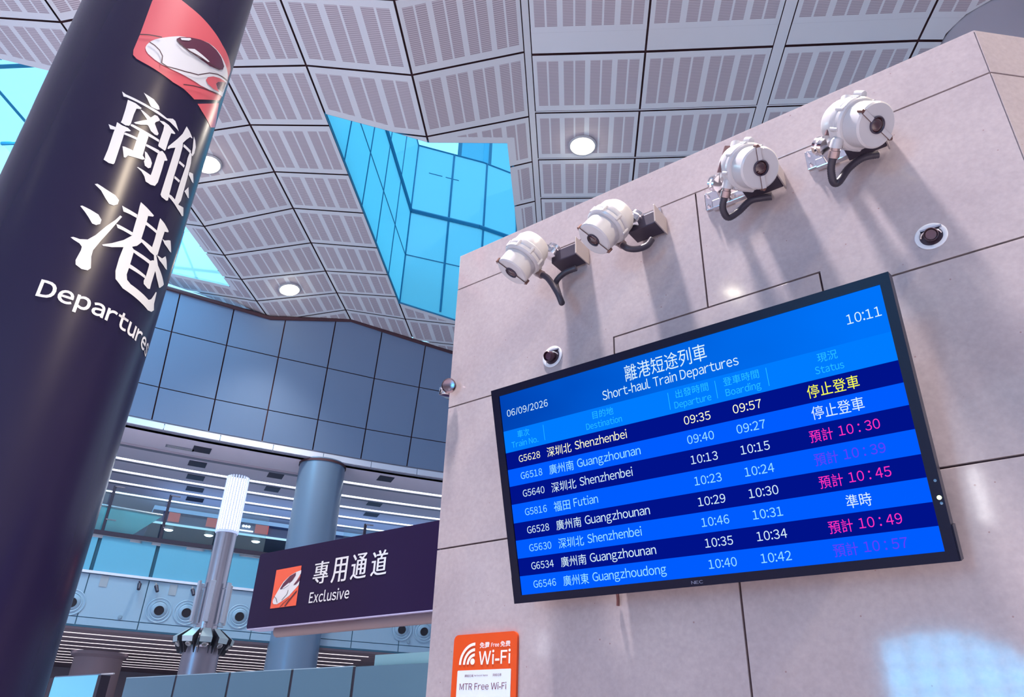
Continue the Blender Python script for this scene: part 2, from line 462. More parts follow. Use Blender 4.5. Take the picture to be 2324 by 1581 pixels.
# vents and hatches in the upper gallery ceiling
def hatch(name, u, o, du, do, z, m, label, cat, group, slats=0):
    r = empty(name, GB(u, o, z), label, cat, group)
    bm = bmesh.new(); bandbox(bm, u-du/2, u+du/2, o-do/2, o+do/2, z-.012, z, 0, .25); build('plate', bm, m, r)
    if slats:
        bm = bmesh.new()
        for k in range(slats):
            oo = o-do/2+do*(k+.5)/slats; bandbox(bm, u-du/2+.03, u+du/2-.03, oo-.012, oo+.012, z-.02, z-.012, 0, .25)
        build('slat', bm, M_white, r)
    return r
hatch('ceiling_vent', .62, 1.15, .5, .22, 8.998, M_softdark, 'slim white slotted air vent in the gallery ceiling band left of the dark square', 'vent', None, 3)
HG = 'dark square hatches of the gallery ceiling'
for u, o, t_ in ((1.0, .95, 'dark square hatch beside the slim slotted air vent, nearest the panelled wall'), (1.03, 2.35, 'dark square hatch just below the black slot, second from the panelled wall'), (1.1, 3.75, 'dark square hatch between the second and third light strips, left of the lit pole'), (1.18, 5.1, 'dark square hatch between the third and fourth light strips, left of the lit pole'), (1.26, 6.35, 'farthest dark square hatch of the row left of the lit pole'),
                 (4.68, .75, 'dark square hatch right of the grey column close to the panelled wall'), (4.88, 3.6, 'dark square hatch right of the grey column, third light strip'), (5.0, 4.95, 'dark square hatch right of the grey column above the black direction sign'),
                 (2.55, 2.2, 'dark hatch beside the left edge of the grey column, nearest the wall'), (2.65, 3.7, 'dark hatch beside the left edge of the grey column, second light strip')):
    hatch('ceiling_hatch', u, o, .32, .5, 8.998, M_charcoal, t_, 'hatch', HG)

# ---- gallery: slab edge, blue glass spandrel, fascia with air nozzles, lower ceiling
GO = .4
bm = bmesh.new(); bandbox(bm, UA, UB, GO, 10.2, 6.06, 6.19, 1); bandbox(bm, UA, UB, GO-.06, GO+.02, 6.14, 6.24, 0)
struct('floor.001', bm, [M_charcoal, mat('gallery_floor_stone', (.42, .46, .52), .3)])
M_span = mat('sky_blue_spandrel_glass', (.13, .42, .60), .12, .0, .8)
bm = bmesh.new(); P = .92; u0 = -.26-5*P
for k in range(17):
    a, b = u0+k*P+.03, u0+(k+1)*P-.03; bandbox(bm, a, b, GO, GO+.03, 5.25, 6.12, 0)
bandbox(bm, UA, UB, GO+.04, GO+.08, 5.2, 6.15, 1); bandbox(bm, UA, UB, GO-.05, GO+.04, 5.19, 5.25, 2)
struct('wall_gallery', bm, [M_span, mat('dark_blue_mullion', (.015, .09, .15), .5), M_fascia])
bm = bmesh.new()
for k in range(17):
    a, b = u0+k*P+.008, u0+(k+1)*P-.008
    bandbox(bm, a, b, GO, GO+.04, 4.175, 5.17, 0); bandbox(bm, a, b, GO-.01, GO+.04, 3.99, 4.155, 0)
bandbox(bm, UA, UB, GO+.045, GO+.09, 3.95, 5.2, 1)
M_fascia2 = mat('pale_blue_painted_fascia', (.30, .44, .58), .35)
struct('trim_3', bm, [M_fascia2, mat('blue_grey_joint', (.08, .22, .32), .6)])
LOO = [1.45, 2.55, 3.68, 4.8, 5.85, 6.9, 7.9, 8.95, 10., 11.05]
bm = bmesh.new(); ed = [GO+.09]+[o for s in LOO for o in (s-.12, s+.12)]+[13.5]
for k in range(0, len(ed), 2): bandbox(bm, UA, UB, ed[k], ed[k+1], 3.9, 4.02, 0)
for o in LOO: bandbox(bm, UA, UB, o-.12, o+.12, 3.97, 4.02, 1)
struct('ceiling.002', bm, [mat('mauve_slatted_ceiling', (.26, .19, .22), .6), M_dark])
LN = ['first (topmost)', 'second', 'third', 'fourth', 'fifth', 'sixth', 'seventh', 'eighth', 'ninth', 'tenth (lowest)']
for k, o in enumerate(LOO):
    light_strip(UA, 4.85, o, 3.9, .065, LN[k]+' thin light strip from the top in the low mauve ceiling', 'thin light strips of the lower ceiling', m=emat('pinkish_lit_diffuser', (.95, .86, .95, 1), 1.7))
bm = bmesh.new(); bandbox(bm, UA, UB, 13.5, 13.7, 0, 4, 0); struct('wall_rear', bm, mat('dim_hall_wall', (.30, .24, .28), .6))
bm = bmesh.new()
bandbox(bm, UA, UB, 10.0, 10.2, 6.19, 9.0, 0)
struct('wall_rear.001', bm, mat('blue_shopfront_wall', (.10, .22, .42), .3))

# bulkhead and shop band behind the balustrade
r = empty('shopfront_bulkhead', GB(2, 6.2, 7.7), 'blue shopfront canopy with bright edge line behind the gallery balustrade', 'canopy')
bm = bmesh.new(); bandbox(bm, .55, UB, 5.0, 7.6, 7.75, 8.05, 0); build('canopy', bm, mat('slate_blue_panel', (.16, .21, .36), .4), r)
bm = bmesh.new(); bandbox(bm, .55, UB, 5.02, 7.6, 8.12, 8.26, 0); build('blue_light_band', bm, emat('pale_blue_lit_band', (.28, .52, .95, 1), .8), r)
bm = bmesh.new(); bandbox(bm, .55, UB, 4.98, 7.6, 8.05, 8.12, 0); build('dark_band', bm, mat('deep_blue_band', (.015, .05, .18), .4), r)
bm = bmesh.new(); bandbox(bm, .55, UB, 4.95, 5.0, 7.69, 7.75, 0); build('light_line', bm, emat('cool_light_line', (.45, .80, 1, 1), 1.1), r)
bm = bmesh.new(); bandbox(bm, .55, UB, 7.4, 7.6, 6.19, 7.75, 0); build('shop_wall', bm, mat('grey_teal_shop_wall', (.22, .30, .36), .4), r)
M_red = emat('red_lit_shop_sign', (.62, .16, .18, 1), .7)
for u, wu, t_ in ((.93, .2, 'small red lit shop sign left of the lit pole, behind the gallery glass'), (1.64, .24, 'red lit shop sign touching the lit pole on its left'), (2.68, .3, 'red lit shop sign between the lit pole and the grey column')):
    bm = bmesh.new(); bandbox(bm, u-wu/2, u+wu/2, 4.88, 4.94, 7.80, 8.08, 0, .2)
    tag(build('shop_sign', bm, M_red), t_, 'sign', 'red shop signs on the gallery')
bm = bmesh.new()
for k in range(3): lathe(bm, GB(2.28+.06*k, 4.97, 7.99), (.83, -.55, 0), [(.045, 0), (.04, .03), (0, .035)], 14)
bandbox(bm, 2.2, 2.5, 4.93, 4.97, 7.82, 7.86, 0, .2)
tag(build('shop_lettering', bm, emat('white_lit_letters', (.9, .95, 1, 1), 2)), 'white glowing shop lettering of three dots over a bar beside the lit pole', 'sign')
for u, t_ in ((.90, 'round downlight glowing under the shop canopy, leftmost on the gallery'), (1.64, 'round downlight glowing under the shop canopy just left of the lit pole'), (2.63, 'round downlight glowing under the shop canopy right of the lit pole')):
    c = GB(u, 5.35, 7.62); r = empty('canopy_downlight', c, t_, 'light', 'canopy downlights on the gallery')
    bm = bmesh.new(); lathe(bm, c, (0, 0, 1), [(.15, 0), (.15, .11), (0, .11)], 20); build('housing', bm, M_white, r)
    bm = bmesh.new(); lathe(bm, c, (0, 0, -1), [(0, .05), (.10, .03), (.14, 0)], 20); build('lens', bm, emat('cool_downlight_lens', (.9, .97, 1, 1), 5), r)

# glass balustrade: one pane per bay
for k in (3, 4, 5, 6, 7, 9, 10, 11):
    a, b = u0+k*P, u0+(k+1)*P
    r = empty('balustrade_bay', GB(a, GO+.02, 6.2), 'clear glass balustrade bay on the gallery edge, number %s along from the dark info column' % ['one', 'two', 'three', 'four', 'five', 'six', 'seven', 'eight', 'nine'][k-3], 'balustrade', 'glass balustrade bays of the gallery')
    pa, pb = a+.03, b-.05
    UC = 3.40
    if pa < UC-.52 < pb: pb = UC-.52
    elif pa < UC+.52 < pb: pa = UC+.52
    bm = bmesh.new(); bandbox(bm, pa, pb, GO+.01, GO+.03, 6.26, 7.3, 0, .46); build('pane', bm, M_balglass, r)
    if UC-.52 <= a <= UC+.52: continue
    bm = bmesh.new(); q = GB(a, GO+.08, 6.2); box(bm, q+Vector((0, 0, .62)), (.07, .07, 1.24), Matrix.Rotation(1.1, 3, 'Z'))
    build('post', bm, M_charcoal, r)
    for zz in (6.55, 7.42):
        bm = bmesh.new(); bandbox(bm, a, a+.16, GO+.03, GO+.07, zz-.015, zz+.015, 0, .13)
        build('glass_clamp', bm, M_steel, r)
# sloping turquoise panel, added over a cyan patch behind the balustrade
r = empty('turquoise_panel', GB(0, 1, 6.2), 'sloping turquoise panel behind the gallery balustrade at far left', 'sloping_panel')
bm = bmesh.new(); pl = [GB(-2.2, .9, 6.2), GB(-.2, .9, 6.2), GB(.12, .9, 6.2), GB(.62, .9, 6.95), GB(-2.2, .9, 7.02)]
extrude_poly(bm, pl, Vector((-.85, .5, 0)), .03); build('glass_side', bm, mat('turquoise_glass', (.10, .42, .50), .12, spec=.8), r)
bm = bmesh.new(); tube(bm, [GB(-2.2, .9, 7.03), GB(.62, .9, 6.97)], .03, 8); build('top_tube', bm, M_steel, r)

# ---- air nozzles, sensors and small cameras on the fascia
M_hole = mat('dark_nozzle_throat', (.012, .01, .02), .5)
for u, z, t_ in ((-.40, 4.47, 'round air nozzle on the blue fascia, half hidden by the dark info column'), (.92, 4.49, 'round air nozzle on the fascia, left one of the pair left of the lit pole'), (1.36, 4.50, 'round air nozzle on the fascia, right one of the pair left of the lit pole'), (2.25, 4.53, 'round air nozzle between the lit pole and the black direction sign'), (5.29, 4.58, 'round air nozzle under the black direction sign, left of the last pair'), (5.74, 4.58, 'round air nozzle under the black direction sign next to the stone wall')):
    c = GB(u, GO-.005, z); d = (GB(u+.05, 0, 0)-GB(u-.05, 0, 0)).normalized(); n = Vector((d.y, -d.x, 0))
    r = empty('air_nozzle', c, t_, 'vent', 'round air nozzles of the fascia')
    bm = bmesh.new(); lathe(bm, c, n, [(.30, -.005), (.31, .012), (.29, .02), (.27, .006), (.235, .01), (.22, .03), (.19, .02)], 36); build('flange_ring', bm, M_fascia2, r, 35)
    bm = bmesh.new(); lathe(bm, c, (n+Vector((0, 0, -.25))).normalized(), [(.20, 0), (.18, .05), (.12, .075), (.115, .06), (.105, -.05)], 36); build('nozzle', bm, M_fascia2, r, 35)
    bm = bmesh.new(); lathe(bm, c, (n+Vector((0, 0, -.25))).normalized(), [(.112, .062), (0, .058)], 28); build('throat', bm, M_hole, r)
for u, z, k_, t_ in ((.52, 4.96, 0, 'tiny dark dome camera hanging under the blue glass, left of three'), (.78, 4.96, 1, 'tiny white camera on the fascia right of the joint, middle of three'), (1.37, 4.97, 1, 'tiny white camera on the fascia just left of the lit pole, right of three')):
    c = GB(u, GO-.02, z+.1); d = (GB(u+.05, 0, 0)-GB(u-.05, 0, 0)).normalized(); n = Vector((d.y, -d.x, 0))
    r = empty('fascia_camera', c, t_, 'camera', 'small cameras on the fascia')
    bm = bmesh.new(); box(bm, c+n*.03, (.06, .06, .05)); box(bm, c+n*.1, (.03, .03, .12), Matrix.Rotation(.5, 3, 'X')); build('bracket', bm, M_white if k_ else M_charcoal, r)
    bm = bmesh.new(); cyl(bm, c+n*.12+Vector((0, 0, -.02)), c+n*.2+d*(.05 if k_ else 0)+Vector((0, 0, -.16)), .05, .04, 14); build('body', bm, M_charcoal, r, 40)
for u, z, t_ in ((-.02, 5.04, 'small grey plate at the top of the fascia beside the dark info column'), (1.06, 5.02, 'small grey plate at the top of the fascia between two tiny cameras')):
    bm = bmesh.new(); bandbox(bm, u-.06, u+.06, GO-.015, GO, z-.14, z+.12, 0, .1)
    tag(build('fascia_plate', bm, mat('grey_plate', (.32, .36, .42), .5)), t_, 'plate', 'grey plates on the fascia')
for u, z, t_ in ((.36, 4.24, 'small round sensor on the fascia left of the joint'), (3.35, 4.22, 'small round sensor on the fascia beside the grey column'), (5.45, 4.27, 'small round sensor below the right pair of air nozzles')):
    c = GB(u, GO, z); bm = bmesh.new(); lathe(bm, c, (.83, -.55, 0), [(.05, 0), (.045, .04), (0, .05)], 16)
    tag(build('sensor', bm, mat('grey_sensor', (.22, .32, .42), .5), None, 40), t_, 'sensor', 'round sensors on the fascia')

# ---- main folded ceiling
AZ = math.radians(-32.9); GV = Vector((math.sin(AZ), math.cos(AZ), 0)); LV = Vector((GV.y, -GV.x, 0))
FOLD = [(-45., 11.5), (-17.2, 11.2), (-13.0, 11.90), (-8.96, 11.08), (-6.77, 11.52), (-5.02, 11.40), (-2.96, 11.12), (-.86, 11.76), (-.74, 11.80), (1.43, 11.76), (3.80, 11.76), (4.0, 11.76), (6.4, 11.76), (8.8, 11.6), (38., 11.6)]
ROWS = {
 -8.96: [6.7, 8.15, 9.6, 11.05, 12.5, 13.95, 15.15, 16.27, 17.37, 18.5, 20.2],
 -6.77: [6.6, 8.10, 9.62, 11.13, 12.58, 13.88, 15.28, 16.57, 17.68, 18.62, 20.2],
 -5.02: [6.5, 8.0, 9.56, 11.11, 12.62, 13.98, 15.4, 16.63, 17.75, 18.99, 20.3],
 -2.96: [6.5, 8.05, 9.64, 11.23, 12.68, 14.05, 15.4, 16.7, 17.85, 19.0, 20.3],
 -.86: [6.6, 8.1, 9.75, 11.39, 12.75, 14.12, 15.45, 16.75, 17.9, 19.0, 20.3],
}
ROWS[-13.0] = [x+.15 for x in ROWS[-8.96]]; ROWS[-17.2] = ROWS[-13.0]; ROWS[-45.] = ROWS[-13.0]
for t_ in (-.74, 1.43, 3.80, 4.0, 6.4, 8.8, 38.): ROWS[t_] = [6.6, 8.1, 9.86, 11.34, 12.74, 14.08, 15.4, 16.7, 17.9, 19.0, 20.3]
for k_ in list(ROWS):
    R_ = ROWS[k_]; first = R_[0]
    pre = [first-1.45*j for j in range(18, 0, -1)]
    ROWS[k_] = pre+R_+[21.7, 23.1]
NR = len(ROWS[-.86])
def ceil_z(t):
    for (t0, z0), (t1, z1) in zip(FOLD, FOLD[1:]):
        if t0 <= t <= t1: return z0+(z1-z0)*(t-t0)/(t1-t0)
    return FOLD[-1][1]
def CP(s, t, dz=0.): return GV*s+LV*t+Vector((0, 0, 1.6+ceil_z(t)+dz))
HOLES = {2: [], 3: [], }
HOLE_CD = [(10.78, -5.02), (11.13, -3.78), (11.40, -2.96), (19.0, -2.96), (18.1, -5.02)]
HOLE_DE = [(11.40, -2.96), (12.02, -1.28), (15.0, -1.37), (20.0, -1.37), (19.0, -2.96)]
HOLE_L = [(9.2, -11.0), (9.43, -9.6), (9.5, -9.52), (16.78, -9.52), (16.59, -11.23), (16.2, -13.0), (9.0, -13.0)]
HOLE_L2 = [(9.0, -13.0), (16.2, -13.0), (15.9, -14.2), (8.9, -14.2)]
STRIP_HOLE = {(-5.02, -2.96): HOLE_CD, (-2.96, -.86): HOLE_DE, (-13.0, -8.96): HOLE_L, (-17.2, -13.0): HOLE_L2}
NP = {(-17.2, -13.0): 7, (-13.0, -8.96): 7, (-8.96, -6.77): 4, (-6.77, -5.02): 3, (-5.02, -2.96): 3, (-2.96, -.86): 4, (-.74, 1.43): 4, (1.43, 3.80): 4, (4.0, 6.4): 4, (6.4, 8.8): 4}
# line where the ceiling meets the leaning wall, per strip (s as a function of t)
WALLS = {-45.: 7., -17.2: 15.0, -13.0: 16.66, -8.96: 18.34, -6.77: 19.24, -5.02: 20.22, -2.96: 21.1, -.86: 22.2, -.74: 22.25, 1.43: 23.2, 3.8: 24, 4.0: 24, 6.4: 25, 8.8: 26, 38.: 40}
bm = bmesh.new(); uvl = bm.loops.layers.uv.new('UVMap')
BC = (Vector((1.27, 12.64, 0)), 1.1)
bcs = (BC[0].dot(GV), BC[0].dot(LV))
oct_hole = [(bcs[0]+1.13*math.cos(k*PI/8+.2), bcs[1]+1.13*math.sin(k*PI/8+.2)) for k in range(16)]
def addpoly(poly, mi, dz, uvf=None):
    if not poly or abs(area(poly)) < 2e-4: return
    try: f = bm.faces.new([bm.verts.new(CP(s, t, dz)) for s, t in poly])
    except ValueError: return
    f.material_index = mi
    if uvf:
        for lp, p in zip(f.loops, poly): lp[uvl].uv = uvf(p)
def lin(t, t0, t1, a, b): return a+(b-a)*(t-t0)/(t1-t0)
for (t0, z0), (t1, z1) in zip(FOLD, FOLD[1:]):
    key = (t0, t1); hole = STRIP_HOLE.get(key); npair = NP.get(key, 0)
    w0, w1 = WALLS[t0], WALLS[t1]
    wa = -(w1-w0)/(t1-t0); wc = w0+wa*t0   # s + wa*t <= wc
    for k in range(NR-1):
        a0, b0, a1, b1 = ROWS[t0][k], ROWS[t0][k+1], ROWS[t1][k], ROWS[t1][k+1]
        cell = [(a0, t0), (b0, t0), (b1, t1), (a1, t1)]
        if npair:
            gs, gt = .022, .02
            flat = t0 >= -.8
            gA = .055 if flat else gs
            ga = gs
            s_a = .44 if (flat and abs(b0-9.86) < .01) else 0.   # plain white band across the flat part
            pan = [(a0+ga, t0+gt), (b0-gA-s_a, t0+gt), (b1-gA-s_a, t1-gt), (a1+ga, t1-gt)]
            plain = [[(b0-gA-s_a+.004, t0+gt), (b0-.03, t0+gt), (b1-.03, t1-gt), (b1-gA-s_a+.004, t1-gt)]] if s_a else ([[(b0-gA+.014, t0), (b0-.012, t0), (b1-.012, t1), (b1-gA+.014, t1)]] if flat else [])
        else:
            pan = None; plain = [cell]
        jobs = []
        if pan:
            def uvf(p, t0=t0, t1=t1, a0=pan[0][0], b0=pan[1][0], a1=pan[3][0], b1=pan[2][0], n=npair):
                f = (p[1]-t0)/(t1-t0); s0, s1 = a0+(a1-a0)*f, b0+(b1-b0)*f
                return (-.085+f*(n+.17), (p[0]-s0)/(s1-s0))
            jobs.append((pan, 0, 0., uvf))
        for q_ in plain: jobs.append((q_, 1, .004, None))
        jobs.append((cell, 2, .06, None))
        for poly, mi, dz, uvf_ in jobs:
            poly = clip(poly, 1, wa, wc)
            if not poly: continue
            pcs = [poly]
            holes = ([(hole, .16 if mi == 0 else 0.)] if hole else [])+([(oct_hole, .05 if mi == 0 else 0.)] if 3.9 < t0 < 8.7 else [])
            for h_, grow in holes:
                nxt = []
                for pz in pcs:
                    if grow:
                        o_, ins = subtract(pz, h_, grow)
                        nxt += o_
                        if ins:
                            ring, _ = subtract(ins, h_, 0.)
                            for rg in ring: addpoly(rg, 1, dz)
                    else:
                        o_, _ = subtract(pz, h_, 0.); nxt += o_
                pcs = nxt
            for pz in pcs: addpoly(pz, mi, dz, uvf_)
struct('ceiling', bm, [ceilm, M_ceilplain, M_dark])

# ---- big skylight lantern (glass shaft rising over the hole)
ZS = 19.15
hp = [CP(10.78, -5.02), CP(11.13, -3.78), CP(11.40, -2.96), CP(12.02, -1.28), CP(15.0, -1.37), CP(20.0, -1.37), CP(19.0, -2.96), CP(18.1, -5.02)]
win = bpy.data.objects.new('window_1', None); C.objects.link(win); win['kind'] = 'structure'; win.location = hp[0]
bm = bmesh.new()
for i in range(len(hp)):
    a, b = hp[i], hp[(i+1) % len(hp)]; top = ZS+2.6 if i == 6 or i == 5 else ZS
    if i in (6,): top = ZS
    quad(bm, [a, b, Vector((b.x, b.y, top)), Vector((a.x, a.y, top))])
build('glass_wall', bm, M_shaft, win)
bm = bmesh.new(); nfar = (Vector((hp[7].y-hp[6].y, hp[6].x-hp[7].x, 0))).normalized()
cen = sum(hp, Vector())/8
def vbar(p, z0, z1, r): cyl(bm, Vector((p.x, p.y, z0)), Vector((p.x, p.y, z1)), r, r, 6)
for f in (.0, .55): vbar(hp[7].lerp(hp[6], f), hp[7].z, ZS, .035)
vbar(hp[6].lerp(hp[5], .08), hp[6].z, ZS, .035); vbar(hp[6].lerp(hp[5], .72), hp[6].z, ZS, .035)
for s_ in (12.2, 13.75, 15.2, 16.65): vbar(CP(s_, -5.02), CP(s_, -5.02).z, ZS, .022)
for a, b in ((hp[0], hp[7]), (hp[7], hp[6]), (hp[6], hp[5])):
    for z_, r_ in ((16.42, .075), (14.74, .018), (ZS, .03)): cyl(bm, Vector((a.x, a.y, z_)), Vector((b.x, b.y, z_)), r_, r_, 6)
for i in range(len(hp)): cyl(bm, hp[i]+Vector((0, 0, .03)), hp[(i+1) % len(hp)]+Vector((0, 0, .03)), .025, .025, 6)
a, b = hp[7], hp[6]
for f in (.2, .45): cyl(bm, Vector((*a.lerp(b, f).xy, 18.1)), Vector((*a.lerp(b, f+.2).xy, 18.1)), .015, .015, 6)
build('mullion', bm, M_shaftjoint, win)
bm = bmesh.new(); quad(bm, [Vector((p.x, p.y, ZS)) for p in hp]); build('roof_glass', bm, M_glass, win)
# clerestory seen above the far wall of the shaft
bm = bmesh.new()
def clere(f0, f1, z0, z1, e):
    o_ = (hp[6]-hp[7]); nn = Vector((-o_.y, o_.x, 0)).normalized()*e
    p0 = hp[7]+o_*f0+nn; p1 = hp[7]+o_*f1+nn
    return [Vector((p0.x, p0.y, z0)), Vector((p1.x, p1.y, z0)), Vector((p1.x, p1.y, z1)), Vector((p0.x, p0.y, z1))]
for f0, f1 in ((.60, .66), (1.08, 1.13)): quad(bm, clere(f0, f1, ZS, ZS+3.5, .03))
build('clerestory_frame', bm, M_shaftjoint, win)
bm = bmesh.new(); quad(bm, clere(.66, 1.08, ZS, ZS+3.5, .04)); build('clerestory_pane', bm, translucent('blue_clerestory_glass', (.12, .62, .86, 1), .8), win)

# ---- left skylight: sky seen through a glass roof with blue bars
win = bpy.data.objects.new('window_2', None); C.objects.link(win); win['kind'] = 'structure'
hl = [CP(9.2, -11.0), CP(9.43, -9.6), CP(9.5, -9.52), CP(16.78, -9.52), CP(16.59, -11.23), CP(16.2, -13.0), CP(15.9, -14.2), CP(8.9, -14.2), CP(9.0, -13.0)]
win.location = hl[0]
bm = bmesh.new(); zt = 14.6
quad(bm, [Vector((p.x, p.y, zt)) for p in hl]); build('roof_glass', bm, M_glass, win)
bm = bmesh.new()
for i in range(len(hl)):
    a, b = hl[i], hl[(i+1) % len(hl)]; quad(bm, [a, b, Vector((b.x, b.y, zt)), Vector((a.x, a.y, zt))])
build('glass_wall', bm, translucent('white_fritted_glass', (.62, .97, 1., 1), .85), win)
bm = bmesh.new()
for s_ in (10.6, 12.9, 14.6): cyl(bm, GV*s_+LV*-14.2+Vector((0, 0, zt)), GV*s_+LV*-9.52+Vector((0, 0, zt)), .05, .05, 6)
for t_ in (-11.4, -13.1): cyl(bm, GV*8.9+LV*t_+Vector((0, 0, zt)), GV*16.4+LV*t_+Vector((0, 0, zt)), .035, .035, 6)
for s_ in (13.2, 14.9, 16.0): cyl(bm, CP(s_, -9.52), GV*s_+LV*-9.52+Vector((0, 0, zt)), .02, .02, 6)
for p in hl: cyl(bm, p, Vector((p.x, p.y, zt)), .025, .025, 6)
build('mullion', bm, M_shaftjoint, win)

# ---- lit glass facade behind the viewpoint (seen mirrored in the polished stone)
win = bpy.data.objects.new('window_3', None); C.objects.link(win); win['kind'] = 'structure'; win.location = (-4, -22, 3)
bm = bmesh.new(); arch = [(-6.0, .5), (-1.6, .5), (-1.6, 3.1), (-1.9, 4.0), (-2.6, 4.75), (-3.6, 5.15), (-4.6, 5.2), (-6.0, 5.0)]
quad(bm, [Vector((x, -22, z)) for x, z in arch]); build('pane', bm, emat('bright_blue_daylit_glass', (.10, .52, .95, 1), 26), win)
bm = bmesh.new()
for x in (-6, -5.2, -4.4, -3.6, -2.8, -2.0): boxmm(bm, (x-.06, -21.98, .5), (x+.06, -21.9, 5.2))
for z in (1.2, 2.0, 2.8, 3.6, 4.3, 4.8): boxmm(bm, (-6, -21.98, z-.05), (-1.6, -21.9, z+.05))
build('mullion', bm, M_charcoal, win)

# ================================================================= THINGS
# ---- ceiling downlights
DG = 'round ceiling downlights'
def downlight(s, t, label, power=1300, lit=True):
    c = CP(s, t); nrm = (CP(s, t+.01)-CP(s, t)).cross(GV).normalized()
    if nrm.z > 0: nrm = -nrm
    r = empty('ceiling_downlight', c, label, 'light', DG)
    bm = bmesh.new(); lathe(bm, c, nrm, [(.30, -.01), (.31, .03), (.27, .05), (.25, .045), (.24, 0.0)], 32); build('trim_ring', bm, M_white, r, 40)
    bm = bmesh.new(); lathe(bm, c, nrm, [(.245, .02), (.20, .09), (.12, .12), (0, .13)], 28); build('lens', bm, M_lamp, r, 60)
    spot('downlight_beam', c+nrm*.2, power, .22, 110, (1, .90, .78), c+Vector((0, 0, -5)))
downlight(12.29, .26, 'glowing round downlight right of the big blue skylight, above the stone wall')
downlight(11.97, -8.03, 'glowing round downlight touching the edge of the dark info column')
downlight(17.08, -7.93, 'glowing round downlight low down, just above the blue panelled wall')
downlight(-7.57, -12.08, 'round downlight behind the viewpoint mirrored as a bright spot above the display', 1200)

# unseen spots added to light the wall, its chamfer and the floor
for (x_, y_), p_, c_, tg, an in (((-2.45, 1.0), 14000, (1, .90, .90), (-.9, 2.42, 2.2), 50), ((8.0, 1.4), 9000, (1, .82, .62), (.6, 2.9, 3.4), 40),
                                 ((-4.0, -10.0), 14000, (1, .90, .92), (-4.0, -10.0, 0), 84), ((5.0, -10.0), 12000, (1, .90, .92), (5.0, -10.0, 0), 84), ((-13.0, -3.0), 14000, (1, .92, .96), (-13.0, -3.0, 0), 84)):
    spot('unseen_spot', (x_, y_, 12.5), p_, .35, an, c_, tg)
sl = bpy.data.lights.new('skylight_daylight', 'AREA'); sl.shape = 'RECTANGLE'; sl.size = 4.2; sl.size_y = 6.5; sl.energy = 1000; sl.color = (.35, .78, 1.)
so = bpy.data.objects.new('skylight_daylight', sl); C.objects.link(so); so.location = GV*12.8+LV*-11.8+Vector((0, 0, 14.45))
so.rotation_euler = (Vector((-.35, .25, -1))).to_track_quat('-Z', 'Y').to_euler()

# ---- big round column rising behind the stone wall
r = empty('round_column', (BC[0].x, BC[0].y, 0), 'large plain grey round column behind the top right corner of the stone wall', 'column')
bm = bmesh.new(); lathe(bm, BC[0], (0, 0, 1), [(1.1, 0), (1.1, 13.6)], 64); build('shaft', bm, mat('warm_grey_column_paint', (.46, .42, .46), .45), r, 60)
bm = bmesh.new(); lathe(bm, BC[0], (0, 0, 1), [(1.115, 13.33), (1.115, 13.40)], 64); build('top_joint', bm, M_dark, r, 60)

# ---- grey round column of the gallery
gc = Vector((-17.6, 13.4, 0)); r = empty('round_column', gc, 'smooth blue-grey round column between the lit pole and the stone wall', 'column')
bm = bmesh.new(); lathe(bm, gc, (0, 0, 1), [(.67, 0), (.67, 9.04)], 64); build('shaft', bm, mat('blue_grey_column_paint', (.17, .25, .37), .3, .2), r, 60)
bm = bmesh.new(); lathe(bm, gc, (0, 0, 1), [(.69, 8.93), (.69, 9.0)], 64); build('top_joint', bm, M_dark, r, 60)
# ---- mauve round column under the lower ceiling
bc = Vector((-24.3, 11.4, 0)); bc = Vector((math.sin(math.radians(-64.6)), math.cos(math.radians(-64.6)), 0))*27.5
r = empty('round_column', bc, 'wide mauve round column under the low ceiling beside the dark info column', 'column')
bm = bmesh.new(); lathe(bm, bc, (0, 0, 1), [(.68, 0), (.68, 3.72), (.8, 3.8), (.8, 3.89)], 48); build('shaft', bm, mat('mauve_column_paint', (.36, .27, .31), .5), r, 40)

# ---- dark info column with the departures wrap
R0 = .45; CC = Vector((-3.8185738, 1.1339457, 0))
info = empty('information_column', CC, 'thick dark blue-black round column in the left foreground with Chinese and English departures lettering', 'column')
wrapm = mat('dark_vinyl_wrap', (.012, .009, .036), .27, spec=.28)
nt, N, L, B = nodes(wrapm)
tc = N.new('ShaderNodeTexCoord'); n1 = N.new('ShaderNodeTexNoise'); n1.inputs['Scale'].default_value = 1.6; n1.inputs['Detail'].default_value = 2
mp = N.new('ShaderNodeMapping'); mp.inputs['Scale'].default_value = (3, 3, .5); L.new(tc.outputs['Object'], mp.inputs[0]); L.new(mp.outputs[0], n1.inputs['Vector'])
bp = N.new('ShaderNodeBump'); bp.inputs['Strength'].default_value = .12; bp.inputs['Distance'].default_value = .02; L.new(n1.outputs['Fac'], bp.inputs['Height']); L.new(bp.outputs[0], B.inputs['Normal'])
bm = bmesh.new(); lathe(bm, CC, (0, 0, 1), [(R0, 0), (R0, 13.4)], 96); build('wrap', bm, wrapm, info, 60)
def cyl_uz(px, py):
    q = ray(px, py); a = q.x**2+q.y**2; b = -2*(q.x*CC.x+q.y*CC.y); c = CC.x**2+CC.y**2-R0*R0
    t = (-b-math.sqrt(max(0, b*b-4*a*c)))/2/a; p = q*t
    return (math.atan2(p.x-CC.x, -(p.y-CC.y)), p.z+1.6)
def on_cyl(th, z, e): return CC+Vector((math.sin(th)*(R0+e), -math.cos(th)*(R0+e), z))
